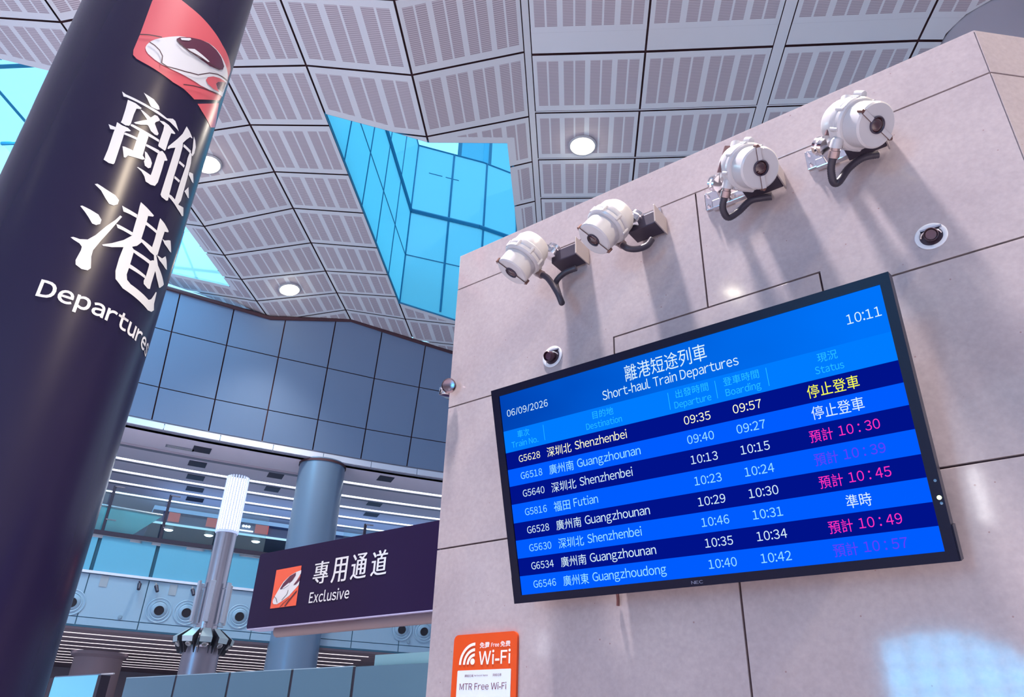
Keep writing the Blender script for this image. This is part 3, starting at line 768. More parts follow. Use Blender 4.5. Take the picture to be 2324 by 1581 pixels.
def decal(polys, e, name, m, parent, conv=cyl_uz, lines=None):
    """flat vinyl shapes wrapped round the column"""
    bm = bmesh.new()
    for poly in polys:
        pts = [conv(*p) for p in poly]
        b = bmesh.new(); vs = [b.verts.new((u, z, 0)) for u, z in pts]
        es = [b.edges.new((vs[i], vs[(i+1) % len(vs)])) for i in range(len(vs))]
        bmesh.ops.triangle_fill(b, edges=es, use_beauty=True, use_dissolve=False)
        for it in range(7):
            lg = [x for x in b.edges if abs(x.verts[0].co.x-x.verts[1].co.x) > .045]
            if not lg: break
            bmesh.ops.subdivide_edges(b, edges=lg, cuts=1); bmesh.ops.triangulate(b, faces=b.faces[:])
        mpv = {v: bm.verts.new(on_cyl(v.co.x, v.co.y, e)) for v in b.verts}
        for f in b.faces: bm.faces.new([mpv[v] for v in f.verts])
        b.free()
    return build(name, bm, m, parent, 60)
def crop(ox, oy, k): return lambda pts: [(ox+x*k, oy+y*k) for x, y in pts]
def ribbon(pts, w):
    """thin line as a polygon"""
    P = [Vector(p) for p in pts]; lft, rgt = [], []
    for i, p in enumerate(P):
        d = (P[min(i+1, len(P)-1)]-P[max(i-1, 0)]).normalized(); n = Vector((-d.y, d.x))*w/2
        lft.append(tuple(p+n)); rgt.append(tuple(p-n))
    return lft+rgt[::-1]
def smoothpoly(pts, n=4):
    P = [Vector((*p, 0)) for p in pts]; out = []; m = len(P)
    for i in range(m):
        a, b, c, d = P[i-1], P[i], P[(i+1) % m], P[(i+2) % m]
        for k in range(n):
            t = k/n; q = .5*((2*b)+(c-a)*t+(2*a-5*b+4*c-d)*t*t+(3*b-a-3*c+d)*t**3); out.append((q.x, q.y))
    return out
M_letter = mat('silver_white_vinyl', (.66, .68, .70), .3)
k1 = crop(220, 190, .18970)
LI = [k1(p) for p in (
 [(560,110),(590,130),(680,190),(740,270),(748,310),(720,312),(670,290),(645,275),(625,235),(600,180)],
 [(300,95),(345,130),(510,208),(640,280),(722,325),(835,415),(905,420),(935,448),(975,570),(958,548),(870,458),(790,408),(640,312),(500,232),(350,162),(318,155)],
 [(370,195),(460,235),(535,295),(520,305),(472,300),(440,370),(405,478),(385,505),(340,500),(285,465),(300,435),(340,310)],
 [(518,308),(548,325),(640,405),(622,442),(600,432),(548,355)],
 [(440,464),(540,442),(600,432),(690,375),(722,387),(750,430),(738,448),(700,460),(690,480),(720,560),(735,600),(720,620),(690,610),(645,570),(610,500),(590,492),(520,492),(460,480)],
 [(742,440),(800,455),(855,495),(935,595),(925,603),(885,592),(850,690),(820,790),(808,803),(735,752),(730,738),(745,690),(790,560),(802,500),(778,478)],
 [(405,485),(430,490),(560,560),(742,672),(738,700),(600,622),(520,575),(400,505)],
 [(138,485),(170,500),(232,525),(222,554),(160,545)],
 [(240,462),(300,500),(370,530),(405,565),(390,572),(350,570),(330,580),(310,650),(270,770),(210,950),(195,965),(140,950),(80,910),(85,895),(130,790),(200,580),(225,520)],
 [(333,585),(400,610),(486,650),(476,674),(400,640),(323,608)],
 [(588,722),(745,800),(732,837),(582,747)],
 [(512,560),(560,585),(615,635),(580,740),(545,860),(560,880),(575,905),(540,910),(370,860),(340,885),(320,880),(305,750),(330,755),(430,800),(470,680),(490,620)],
 [(570,810),(595,825),(640,900),(655,950),(640,1005),(610,1012),(570,980),(560,930),(575,900),(573,860)],
 [(740,810),(780,805),(815,850),(840,915),(830,922),(805,920),(770,1040),(725,1180),(690,1222),(640,1210),(580,1170),(565,1110),(530,1050),(475,1000),(490,998),(560,1040),(640,1095),(660,1040),(720,850)],
 [(1070,510),(1105,570),(1140,655),(1110,638),(1065,670),(1025,708),(1020,760),(985,890),(920,1100),(865,1310),(845,1395),(825,1398),(770,1355),(757,1325),(780,1250),(850,1030),(935,765),(880,770),(850,782),(840,775),(850,750),(960,660),(1020,600)],
 [(1036,722),(1122,805),(1110,832),(1028,752)],
 [(1115,815),(1130,850),(1120,950),(1075,1130),(1000,1400),(962,1452),(920,1410),(945,1330),(1000,1150),(1060,980),(1080,890),(1105,825)],
 [(983,922),(1047,978),(1035,1003),(976,950)], [(926,1102),(990,1158),(978,1183),(920,1130)],
 [(860,1322),(890,1340),(975,1450),(1030,1480),(1028,1581),(1010,1581),(960,1500),(910,1420),(853,1350)],
 [(1155,630),(1172,680),(1178,760),(1162,830),(1138,868),(1128,850),(1142,760)],
 [(1100,1055),(1145,1075),(1150,1190),(1130,1170),(1092,1090)], [(1042,1285),(1090,1235),(1095,1370),(1080,1360),(1050,1300)],
)]
k2 = crop(140, 400, .20246)
KONG = [k2(p) for p in (
 [(370,90),(400,85),(500,150),(600,215),(640,270),(625,315),(580,328),(530,310),(490,250),(440,160)],
 [(208,335),(230,330),(320,375),(410,430),(445,490),(430,535),(385,548),(340,530),(300,460),(260,400)],
 [(100,685),(130,680),(200,705),(290,710),(380,660),(500,560),(600,490),(655,440),(675,455),(610,530),(540,610),(440,720),(350,830),(330,900),(325,1030),(290,1055),(220,1040),(155,990),(155,940),(215,830),(225,790),(200,755),(130,710)],
 [(675,330),(700,345),(846,430),(838,468),(760,425),(690,395)],
 [(885,290),(950,350),(1030,440),(1020,452),(965,445),(950,510),(890,700),(905,730),(840,780),(785,790),(810,830),(760,1000),(725,1100),(730,1160),(770,1210),(970,1385),(1000,1375),(1030,1330),(1050,1295),(1060,1300),(1030,1430),(1028,1500),(1000,1518),(960,1500),(680,1255),(600,1150),(600,1060),(640,920),(690,795),(560,795),(460,780),(452,765),(560,750),(690,715),(785,665),(800,600),(850,430),(870,340)],
 [(610,535),(640,545),(796,632),(782,664),(690,610),(625,580)],
 [(943,508),(1067,612),(1060,642),(933,540)],
 [(1100,470),(1150,530),(1195,615),(1190,628),(1150,620),(1120,710),(1070,880),(1040,880),(1010,790),(1040,700),(1085,520)],
 [(888,698),(1024,808),(1064,872),(1048,900),(990,850),(893,740)],
 [(788,810),(830,835),(988,945),(972,978),(850,890),(798,850)],
 [(763,985),(934,1112),(940,1152),(748,1025)],
 [(975,950),(1020,940),(1060,960),(1050,1040),(1000,1200),(985,1262),(960,1258),(915,1205),(915,1170),(940,1120),(975,1000)],
 [(1030,880),(1055,880),(1075,1000),(1140,1210),(1130,1225),(1095,1250),(1085,1245),(1060,1140),(1030,1000)],
 [(1123,700),(1150,720),(1190,715),(1215,720),(1222,855),(1205,840),(1150,760)],
 [(1060,880),(1120,920),(1160,895),(1170,940),(1175,1050),(1155,1030),(1090,940)],
)]
decal(LI, .0022, 'character_lettering', M_letter, info)
decal(KONG, .0022, 'character_lettering', M_letter, info)
# Departures
bm = bmesh.new(); DW = [None]
zb = 3.322; TA, TB = math.radians(60.6), math.radians(148.6)
vs, fs = any2d('Departures', .02)
mx, Mx = min(v[0] for v in vs), max(v[0] for v in vs)
b = bmesh.new(); V = [b.verts.new((TA+(v[0]-mx)/(Mx-mx)*(TB-TA), zb+v[1]*.083/CAPH, 0)) for v in vs]
for f in fs:
    try: b.faces.new([V[i] for i in f])
    except ValueError: pass
for v in b.verts: v.co = on_cyl(v.co.x, v.co.y, .0022)
build('word_lettering', b, M_letter, info, 60)
# train emblem
k3 = crop(290, 0, .18342)
M_coral = mat('coral_red_vinyl', (.62, .10, .12), .3); M_brown = mat('dark_brown_vinyl', (.06, .02, .03), .3); M_dwin = mat('dark_maroon_vinyl', (.10, .022, .05), .25)
red = [k3([(355,-90),(520,-90),(600,-40),(660,0),(760,80),(900,200),(1050,370),(1170,560),(1240,700),(1270,860),(1262,900),(1240,960),(1225,1030),(1160,1190),(1130,1240),(820,1230),(690,1100),(560,1020),(440,930),(180,770),(110,730),(65,680),(70,620),(150,430),(300,20)]),
       k3([(860,1285),(1125,1275),(1105,1400),(1075,1575),(1020,1575),(970,1470),(910,1370)])]
decal(red, .0016, 'emblem_field', M_coral, info)
white = [k3([(218,600),(222,580),(235,558),(260,532),(290,512),(340,490),(400,475),(500,460),(630,450),(720,462),(800,478),(900,495),(1000,535),(1060,580),(1100,620),(1145,680),(1180,745),(1206,805),(1225,870),(1235,940),(1225,1010),(1165,1195),(1000,1110),(900,1060),(740,960),(550,865),(420,800),(330,740),(250,670),(226,630)])]
decal(white, .0026, 'emblem_train', M_letter, info)
decal([k3([(960,990),(985,955),(1050,945),(1130,965),(1205,1015),(1110,1010),(1085,1040),(1100,1090),(1125,1140),(1050,1100),(985,1040)])], .0036, 'emblem_wheel_arch', M_coral, info)
decal([k3([(600,485),(640,465),(760,465),(900,495),(1000,540),(1090,620),(1150,710),(1185,820),(1170,860),(1120,865),(1010,820),(900,740),(760,640),(640,550),(605,510)]), k3([(1085,1035),(1110,1012),(1212,1020),(1165,1140),(1110,1100)])], .0038, 'emblem_windscreen', M_dwin, info)
decal([k3([(650,475),(770,475),(780,495),(750,508),(660,500)]), k3([(730,605),(820,610),(900,670),(1005,765),(975,770),(870,710),(780,650)])], .0050, 'emblem_highlight', M_letter, info)
decal([k3(ribbon(p, 13)) for p in ([(268,530),(330,570),(390,630),(425,700),(415,782)], [(410,783),(480,830),(560,850),(700,890),(860,930),(940,915),(1000,905),(1100,920),(1160,950),(1222,1000)], [(680,1050),(800,1065),(900,1090),(1000,1120),(1110,1165)], [(150,435),(260,440),(350,455),(420,470)], [(606,505),(680,580),(760,640),(1000,790),(1120,862)])], .0062, 'emblem_outline', M_brown, info)

# ---- departures display
UX = Vector((.99995666, -.00764495, -.00531397)); VY = Vector((.0393092, -.2924901, .95546027))
UN = UX.cross(VY).normalized(); OT = Vector((-1.75558466, 2.30298008, 2.08896596)); TW, TH = 1.48, .811
def TV(u, v, e=0.): return OT+UX*u+VY*v+UN*e
disp = empty('departures_display', TV(TW/2, 0, -.05), 'large black-framed blue train departures screen tilted forward on the stone wall', 'screen')
bm = bmesh.new()
def tvbox(bm, u0, u1, v0, v1, e0, e1, mi=0):
    P = [TV(u, v, e) for e in (e0, e1) for u, v in ((u0, v0), (u1, v0), (u1, v1), (u0, v1))]; V = [bm.verts.new(p) for p in P]
    for f in ((0, 1, 2, 3), (4, 5, 6, 7), (0, 1, 5, 4), (1, 2, 6, 5), (2, 3, 7, 6), (3, 0, 4, 7)):
        nf = bm.faces.new([V[i] for i in f]); nf.material_index = mi
bl, bb, bt = .035, .028, .030
tvbox(bm, 0, TW, 0, TH, -.06, -.02); tvbox(bm, 0, bl, 0, TH, -.02, 0); tvbox(bm, TW-bl+.006, TW, 0, TH, -.02, 0); tvbox(bm, bl, TW-bl+.006, 0, bb, -.02, 0); tvbox(bm, bl, TW-bl+.006, TH-bt, TH, -.02, 0)
tvbox(bm, -.004, 0, 0, .094, -.06, -.004); tvbox(bm, TW, TW+.004, 0, .094, -.06, -.004)
tvbox(bm, .06, TW-.06, .06, TH-.06, -.11, -.06)
build('frame', bm, mat('gloss_black_bezel', (.006, .006, .022), .3, spec=.12), disp)
ROWV = [.640, .5555, .4905, .4262, .3581, .2885, .2246, .1585, .0948, bb]
tm = bpy.data.materials.new('screen_title_glow'); tm.use_nodes = True; n = tm.node_tree.nodes; n.remove(n['Principled BSDF'])
em = n.new('ShaderNodeEmission'); uvm = n.new('ShaderNodeUVMap'); s_ = n.new('ShaderNodeSeparateXYZ'); rr = n.new('ShaderNodeValToRGB'); nz = n.new('ShaderNodeTexNoise'); nz.inputs['Scale'].default_value = 3; ad = math_node(tm.node_tree, 'MULTIPLY_ADD', nz.outputs['Fac'], .5, s_.outputs[0])
tm.node_tree.links.new(uvm.outputs[0], s_.inputs[0]); tm.node_tree.links.new(uvm.outputs[0], nz.inputs[0]); tm.node_tree.links.new(math_node(tm.node_tree, 'SUBTRACT', ad, .2), rr.inputs[0]); tm.node_tree.links.new(rr.outputs[0], em.inputs[0]); tm.node_tree.links.new(em.outputs[0], n['Material Output'].inputs[0])
rr.color_ramp.elements[0].color = srgb(0, 66, 178); rr.color_ramp.elements[1].color = srgb(0, 116, 250)
SCR = [tm, emat('screen_header_glow', srgb(0, 124, 255)), emat('screen_navy_glow', srgb(0, 18, 138)), emat('screen_blue_glow', srgb(0, 92, 255))]
bm = bmesh.new(); uvl2 = bm.loops.layers.uv.new('UVMap')
SU0, SU1 = bl, TW-bl+.006
f = quad(bm, [TV(SU0, ROWV[0], -.006), TV(SU1, ROWV[0], -.006), TV(SU1, TH-bt, -.006), TV(SU0, TH-bt, -.006)], 0)
for lp, c_ in zip(f.loops, ((0, 0), (1, 0), (1, .16), (0, .16))): lp[uvl2].uv = c_
for k in range(9):
    quad(bm, [TV(SU0, ROWV[k+1], -.006), TV(SU1, ROWV[k+1], -.006), TV(SU1, ROWV[k], -.006), TV(SU0, ROWV[k], -.006)], 1 if k == 0 else (2 if k % 2 else 3))
scr = build('screen', bm, SCR, disp)
def tvf(u, v): return TV(u-.0365*0, v, -.0045)
def sh(u, v): return u   # text given in the display's own width coordinate
T_w = emat('screen_white_text', srgb(214, 240, 255)); T_c = emat('screen_pale_cyan_text', srgb(150, 225, 255)); T_h = emat('screen_header_text', srgb(40, 190, 255))
T_y = emat('screen_cream_text', srgb(255, 255, 214)); T_ye = emat('screen_yellow_text', srgb(250, 255, 80)); T_m = emat('screen_magenta_text', srgb(255, 50, 190)); T_d = emat('screen_dim_violet_text', srgb(96, 60, 250))
def wid(body, cap):
    vs_, _ = text2d(body); return (max(v[0] for v in vs_)-min(v[0] for v in vs_))*cap/CAPH
bm = bmesh.new()
text(bm, '06/09/2026', tvf, .063, .257, .693, cap=.026); build('date_lettering', bm, T_w, scr)
bm = bmesh.new(); text(bm, '10:11', tvf, 1.341, 1.437, .692, cap=.029); build('clock_lettering', bm, T_w, scr)
bm = bmesh.new(); text(bm, '離港短途列車', tvf, .594, .90, .7025, box_h=.058); build('title_lettering', bm, T_w, scr)
bm = bmesh.new(); text(bm, 'Short-haul Train Departures', tvf, .493, 1.0, .660, cap=.032); build('title_lettering', bm, T_w, scr)
for cn, en, c0, c1, e0, e1 in (('車次', 'Train No.', .101, .158, .068, .194), ('目的地', 'Destination', .441, .527, .409, .556), ('出發時間', 'Departure', .769, .886, .759, .890), ('登車時間', 'Boarding', .938, 1.056, .940, 1.056), ('現況', 'Status', 1.237, 1.295, 1.224, 1.307)):
    bm = bmesh.new(); text(bm, cn, tvf, c0, c1, .6025, box_h=.028); text(bm, en, tvf, e0, e1, .570, cap=.022); build('header_lettering', bm, T_h, scr)
for u_ in (.224, .742, .911, 1.081): 
    bm = bmesh.new(); quad(bm, [TV(u_-.001, .570, -.0045), TV(u_+.001, .570, -.0045), TV(u_+.001, .628, -.0045), TV(u_-.001, .628, -.0045)]); build('divider_line', bm, T_h, scr)
ROWT = [('G5628', '深圳北', 'Shenzhenbei', '09:35', '09:57', '停止登車'), ('G6518', '廣州南', 'Guangzhounan', '09:40', '09:27', '停止登車'), ('G5640', '深圳北', 'Shenzhenbei', '10:13', '10:15', '預計 10 : 30'), ('G5816', '福田', 'Futian', '10:23', '10:24', '預計 10 : 39'),
        ('G6528', '廣州南', 'Guangzhounan', '10:29', '10:30', '預計 10 : 45'), ('G5630', '深圳北', 'Shenzhenbei', '10:46', '10:31', '準時'), ('G6534', '廣州南', 'Guangzhounan', '10:35', '10:34', '預計 10 : 49'), ('G6546', '廣州東', 'Guangzhoudong', '10:40', '10:42', '預計 10 : 57')]
for k, (tn, cn, en, dp, bo, stt) in enumerate(ROWT):
    mid = (ROWV[k+1]+ROWV[k+2])/2; mA = T_y if k == 0 else (T_w if k % 2 == 0 else T_c)
    mB = (T_ye, T_w, T_m, T_d, T_m, T_w, T_m, T_d)[k]
    bm = bmesh.new(); text(bm, tn, tvf, .094, .194, mid-.0125, cap=.025); build('train_number', bm, mA, scr); bm = bmesh.new()
    cw = .108 if len(cn) == 3 else .071
    text(bm, cn, tvf, .226, .226+cw, mid-.018, box_h=.036)
    x0 = .226+cw+.016; ew = {'Shenzhenbei': .216, 'Guangzhounan': .258, 'Futian': .102, 'Guangzhoudong': .284}[en]
    text(bm, en, tvf, x0, x0+ew, mid-.0125, cap=.029); build('destination_name', bm, mA, scr)
    bm = bmesh.new(); text(bm, dp, tvf, .783, .876, mid-.013, cap=.027); build('departure_time', bm, mA, scr)
    bm = bmesh.new(); text(bm, bo, tvf, .953, 1.046, mid-.013, cap=.027); build('boarding_time', bm, mA, scr); bm = bmesh.new()
    if stt == '停止登車': text(bm, stt, tvf, 1.188, 1.337, mid-.02, box_h=.04)
    elif stt == '準時': text(bm, stt, tvf, 1.231, 1.300, mid-.02, box_h=.038)
    else:
        a_, b_ = stt.split(' ', 1)
        text(bm, a_, tvf, 1.168, 1.236, mid-.019, box_h=.037); text(bm, b_, tvf, 1.252, 1.366, mid-.0135, cap=.028)
    build('train_status', bm, mB, scr)
bm = bmesh.new(); text(bm, 'NEC', lambda u, v: TV(u, v, .0012), .717, .757, .008, cap=.0095); build('maker_lettering', bm, mat('grey_print', (.20, .22, .34), .4), disp)
bm = bmesh.new(); lathe(bm, TV(1.469, .1674, 0), UN, [(.006, 0), (.005, .003), (0, .004)], 14); build('power_light', bm, emat('lime_led', (.75, 1, .45, 1), 3), disp)
bm = bmesh.new(); lathe(bm, TV(1.469, .213, 0), UN, [(.004, 0), (0, .002)], 12); build('sensor_window', bm, mat('blue_grey_sensor', (.10, .22, .35), .2), disp)
bm = bmesh.new(); lathe(bm, TV(1.471, .152, 0), UN, [(.004, 0), (0, .002)], 12); build('sensor_window', bm, mat('blue_grey_sensor', (.10, .22, .35), .2), disp)
bm = bmesh.new(); 
wz = [(D-.001, 2.22), (D-.001, 2.84), (OT.y-.2925*(2.84-2.09)/.9555+.068, 2.84), (OT.y-.2925*(2.22-2.09)/.9555+.068, 2.22)]
extrude_poly(bm, [Vector((-1.36, y, z)) for y, z in wz], (1, 0, 0), .84)
build('wall_bracket', bm, M_charcoal, disp)
bm = bmesh.new(); tube(bm, catmull([(-1.374, D-.03, 2.16), (-1.376, D-.012, 2.10), (-1.378, D-.01, 2.07)], 4), .006, 8); build('cable_stub', bm, mat('brown_cable', (.16, .06, .06), .5), disp)

# ---- wifi sign
wf = empty('wifi_sign', (-1.98, D, 1.45), 'orange Wi-Fi sign with white insert low on the stone wall', 'sign')
SX0, SX1, SZ1, SZ0 = -2.140, -1.820, 2.012, 1.42
def WF(x, z, e=0.): return Vector((x, D-.012-e, z))
bm = bmesh.new(); extrude_poly(bm, [Vector((SX0+x, D-.012, SZ0+z)) for x, z in rounded(SX1-SX0, SZ1-SZ0, .022)], (0, 1, 0), .0115); build('panel', bm, mat('orange_sign_paint', srgb(214, 74, 8), .35), wf)
bm = bmesh.new(); extrude_poly(bm, [Vector((-2.110+x, D-.014, 1.47+z)) for x, z in rounded(.265, .409, .004)], (0, 1, 0), .0018); ins = build('insert', bm, mat('white_insert_card', (.68, .74, .80), .4), wf)
M_wprint = mat('white_print', (.82, .80, .78), .4)
bm = bmesh.new(); cx_, cz_ = -2.036, 1.910
lathe(bm, WF(cx_, cz_, .0012), (0, -1, 0), [(.0115, 0), (0, .0001)], 20)
for rad in (.034, .053, .074):
    w_ = .0055; n_ = 18; pts = []
    for k in range(n_+1):
        a = PI/2+(PI/2)*k/n_; pts.append((math.cos(a), math.sin(a)))
    for (c0, s0), (c1, s1) in zip(pts, pts[1:]):
        quad(bm, [WF(cx_+.010+c0*(rad-w_), cz_-.010+s0*(rad-w_), .0012), WF(cx_+.010+c1*(rad-w_), cz_-.010+s1*(rad-w_), .0012), WF(cx_+.010+c1*(rad+w_), cz_-.010+s1*(rad+w_), .0012), WF(cx_+.010+c0*(rad+w_), cz_-.010+s0*(rad+w_), .0012)])
build('wireless_symbol', bm, M_wprint, wf)
fnw = lambda x, z: WF(x, z, .0014)
bm = bmesh.new(); text(bm, 'Wi-Fi', fnw, -2.005, -1.849, 1.898, cap=.047, weight=.012); text(bm, '免費', fnw, -2.003, -1.953, 1.957, box_h=.022, weight=.012); text(bm, 'Free', fnw, -1.945, -1.906, 1.960, cap=.014, weight=.012); text(bm, '免费', fnw, -1.900, -1.851, 1.958, box_h=.021, weight=.012)
build('heading_lettering', bm, M_wprint, wf)
bm = bmesh.new(); fni = lambda x, z: Vector((x, D-.0146, z))
text(bm, 'MTR Free Wi-Fi', fni, -2.094, -1.864, 1.809, cap=.023, weight=.0); text(bm, '網絡名稱', fni, -2.071, -2.027, 1.854, box_h=.010); text(bm, 'Network Name', fni, -2.022, -1.955, 1.856, cap=.006); text(bm, '网络名称', fni, -1.930, -1.889, 1.854, box_h=.010)
build('network_lettering', bm, mat('maroon_print', (.16, .03, .06), .5), ins)

# ---- black direction sign behind the wall edge
YS = 2.95; SNX0, SNX1, SNZ0, SNZ1 = -4.385, -2.289, 2.236, 2.708
ex = empty('direction_sign', (-3.3, YS+.06, 2.236), 'black direction sign with train emblem sticking out behind the stone wall', 'sign')
bm = bmesh.new(); extrude_poly(bm, [Vector((SNX0+x, YS, SNZ0+z)) for x, z in rounded(SNX1-SNX0, SNZ1-SNZ0, .022)], (0, 1, 0), .10); build('panel', bm, mat('dark_indigo_sign_paint', (.018, .009, .040), .35, spec=.12), ex)
bm = bmesh.new(); boxmm(bm, (SNX0+.012, YS-.003, SNZ0-.004), (SNX1, YS+.10, SNZ0+.002)); build('edge_trim', bm, mat('lilac_edge_trim', (.42, .40, .58), .3), ex)
bm = bmesh.new(); cyl(bm, (-4.13, YS+.055, 2.214), (SNX1, YS+.055, 2.214), .034, .034, 20); build('support_rail', bm, mat('brown_grey_rail', (.20, .14, .15), .35), ex, 40)
def SG(x, z, e=0.): return Vector((x, YS-.001-e, z))
def px2sign(px, py): 
    p = at_y(px, py, YS); return (p.x, p.z)
k4 = crop(600, 1260, .13339)
def signdecal(polys, e, name, m):
    bm = bmesh.new()
    for poly in polys:
        pts = [px2sign(*p) for p in poly]; b = [bm.verts.new(SG(x, z, e)) for x, z in pts]
        es = [bm.edges.new((b[i], b[(i+1) % len(b)])) for i in range(len(b))]; bmesh.ops.triangle_fill(bm, edges=es, use_beauty=True)
    return build(name, bm, m, ex)
M_or = mat('orange_red_print', srgb(226, 92, 60), .35)
signdecal([k4([(210,250),(637,170),(540,850),(100,905)])], .0006, 'emblem_field', M_or)
signdecal([k4([(145,800),(150,760),(185,690),(260,560),(330,450),(440,345),(540,285),(632,250),(628,300),(560,420),(500,500),(590,440),(605,430),(590,500),(420,690),(300,780),(220,830),(160,830)])], .0012, 'emblem_train', M_letter)
signdecal([k4([(270,570),(330,470),(440,350),(545,290),(540,340),(480,430),(400,500),(320,560),(285,578)]), k4([(500,505),(590,390),(630,330),(605,430),(540,495)])], .0018, 'emblem_windscreen', M_dwin)
signdecal([k4([(315,555),(430,460),(425,500),(340,555)])], .0024, 'emblem_highlight', M_letter)
signdecal([k4(ribbon(p, w)) for p, w in (([(350,865),(420,770),(560,600)], 16), ([(268,880),(330,810),(430,730)], 10), ([(172,700),(210,735),(222,800)], 8), ([(412,590),(390,660),(300,760)], 7))], .0024, 'emblem_outline', M_brown)
bm = bmesh.new()
cxs = [(805, 1130, 90, 495), (1120, 1445, 25, 470), (1450, 1780, -40, 415), (1795, 2125, -95, 355)]
for chh, (xa, xb, ya, yb) in zip('專用通道', cxs):
    p0 = px2sign(*k4([(xa, yb)])[0]); p1 = px2sign(*k4([(xb, (ya+yb)/2-(yb-ya)*.5)])[0])
    pm_ = px2sign(*k4([((xa+xb)/2, yb-20)])[0]); pt_ = px2sign(*k4([((xa+xb)/2, ya+10)])[0])
    for j, dx in enumerate((-.003, 0, .003)):
        text(bm, chh, lambda x, z, e=j: SG(x, z, .0010+.00008*e), p0[0]+.006+dx, p1[0]-.006+dx, pm_[1], box_h=pt_[1]-pm_[1])
build('character_lettering', bm, M_letter, ex)
bm = bmesh.new(); q0 = px2sign(700.7, 1368.0); q1 = px2sign(792, 1354.7); qt = px2sign(704.7, 1344.7)
text(bm, 'Exclusive', lambda x, z: SG(x, z, .001), q0[0], q1[0], q0[1], cap=qt[1]-q0[1], weight=.012); build('word_lettering', bm, M_letter, ex)
bm = bmesh.new(); boxmm(bm, (SNX1-.02, YS+.01, 2.26), (XL-.0005, YS+.09, 2.68)); build('wall_bracket', bm, M_charcoal, ex)

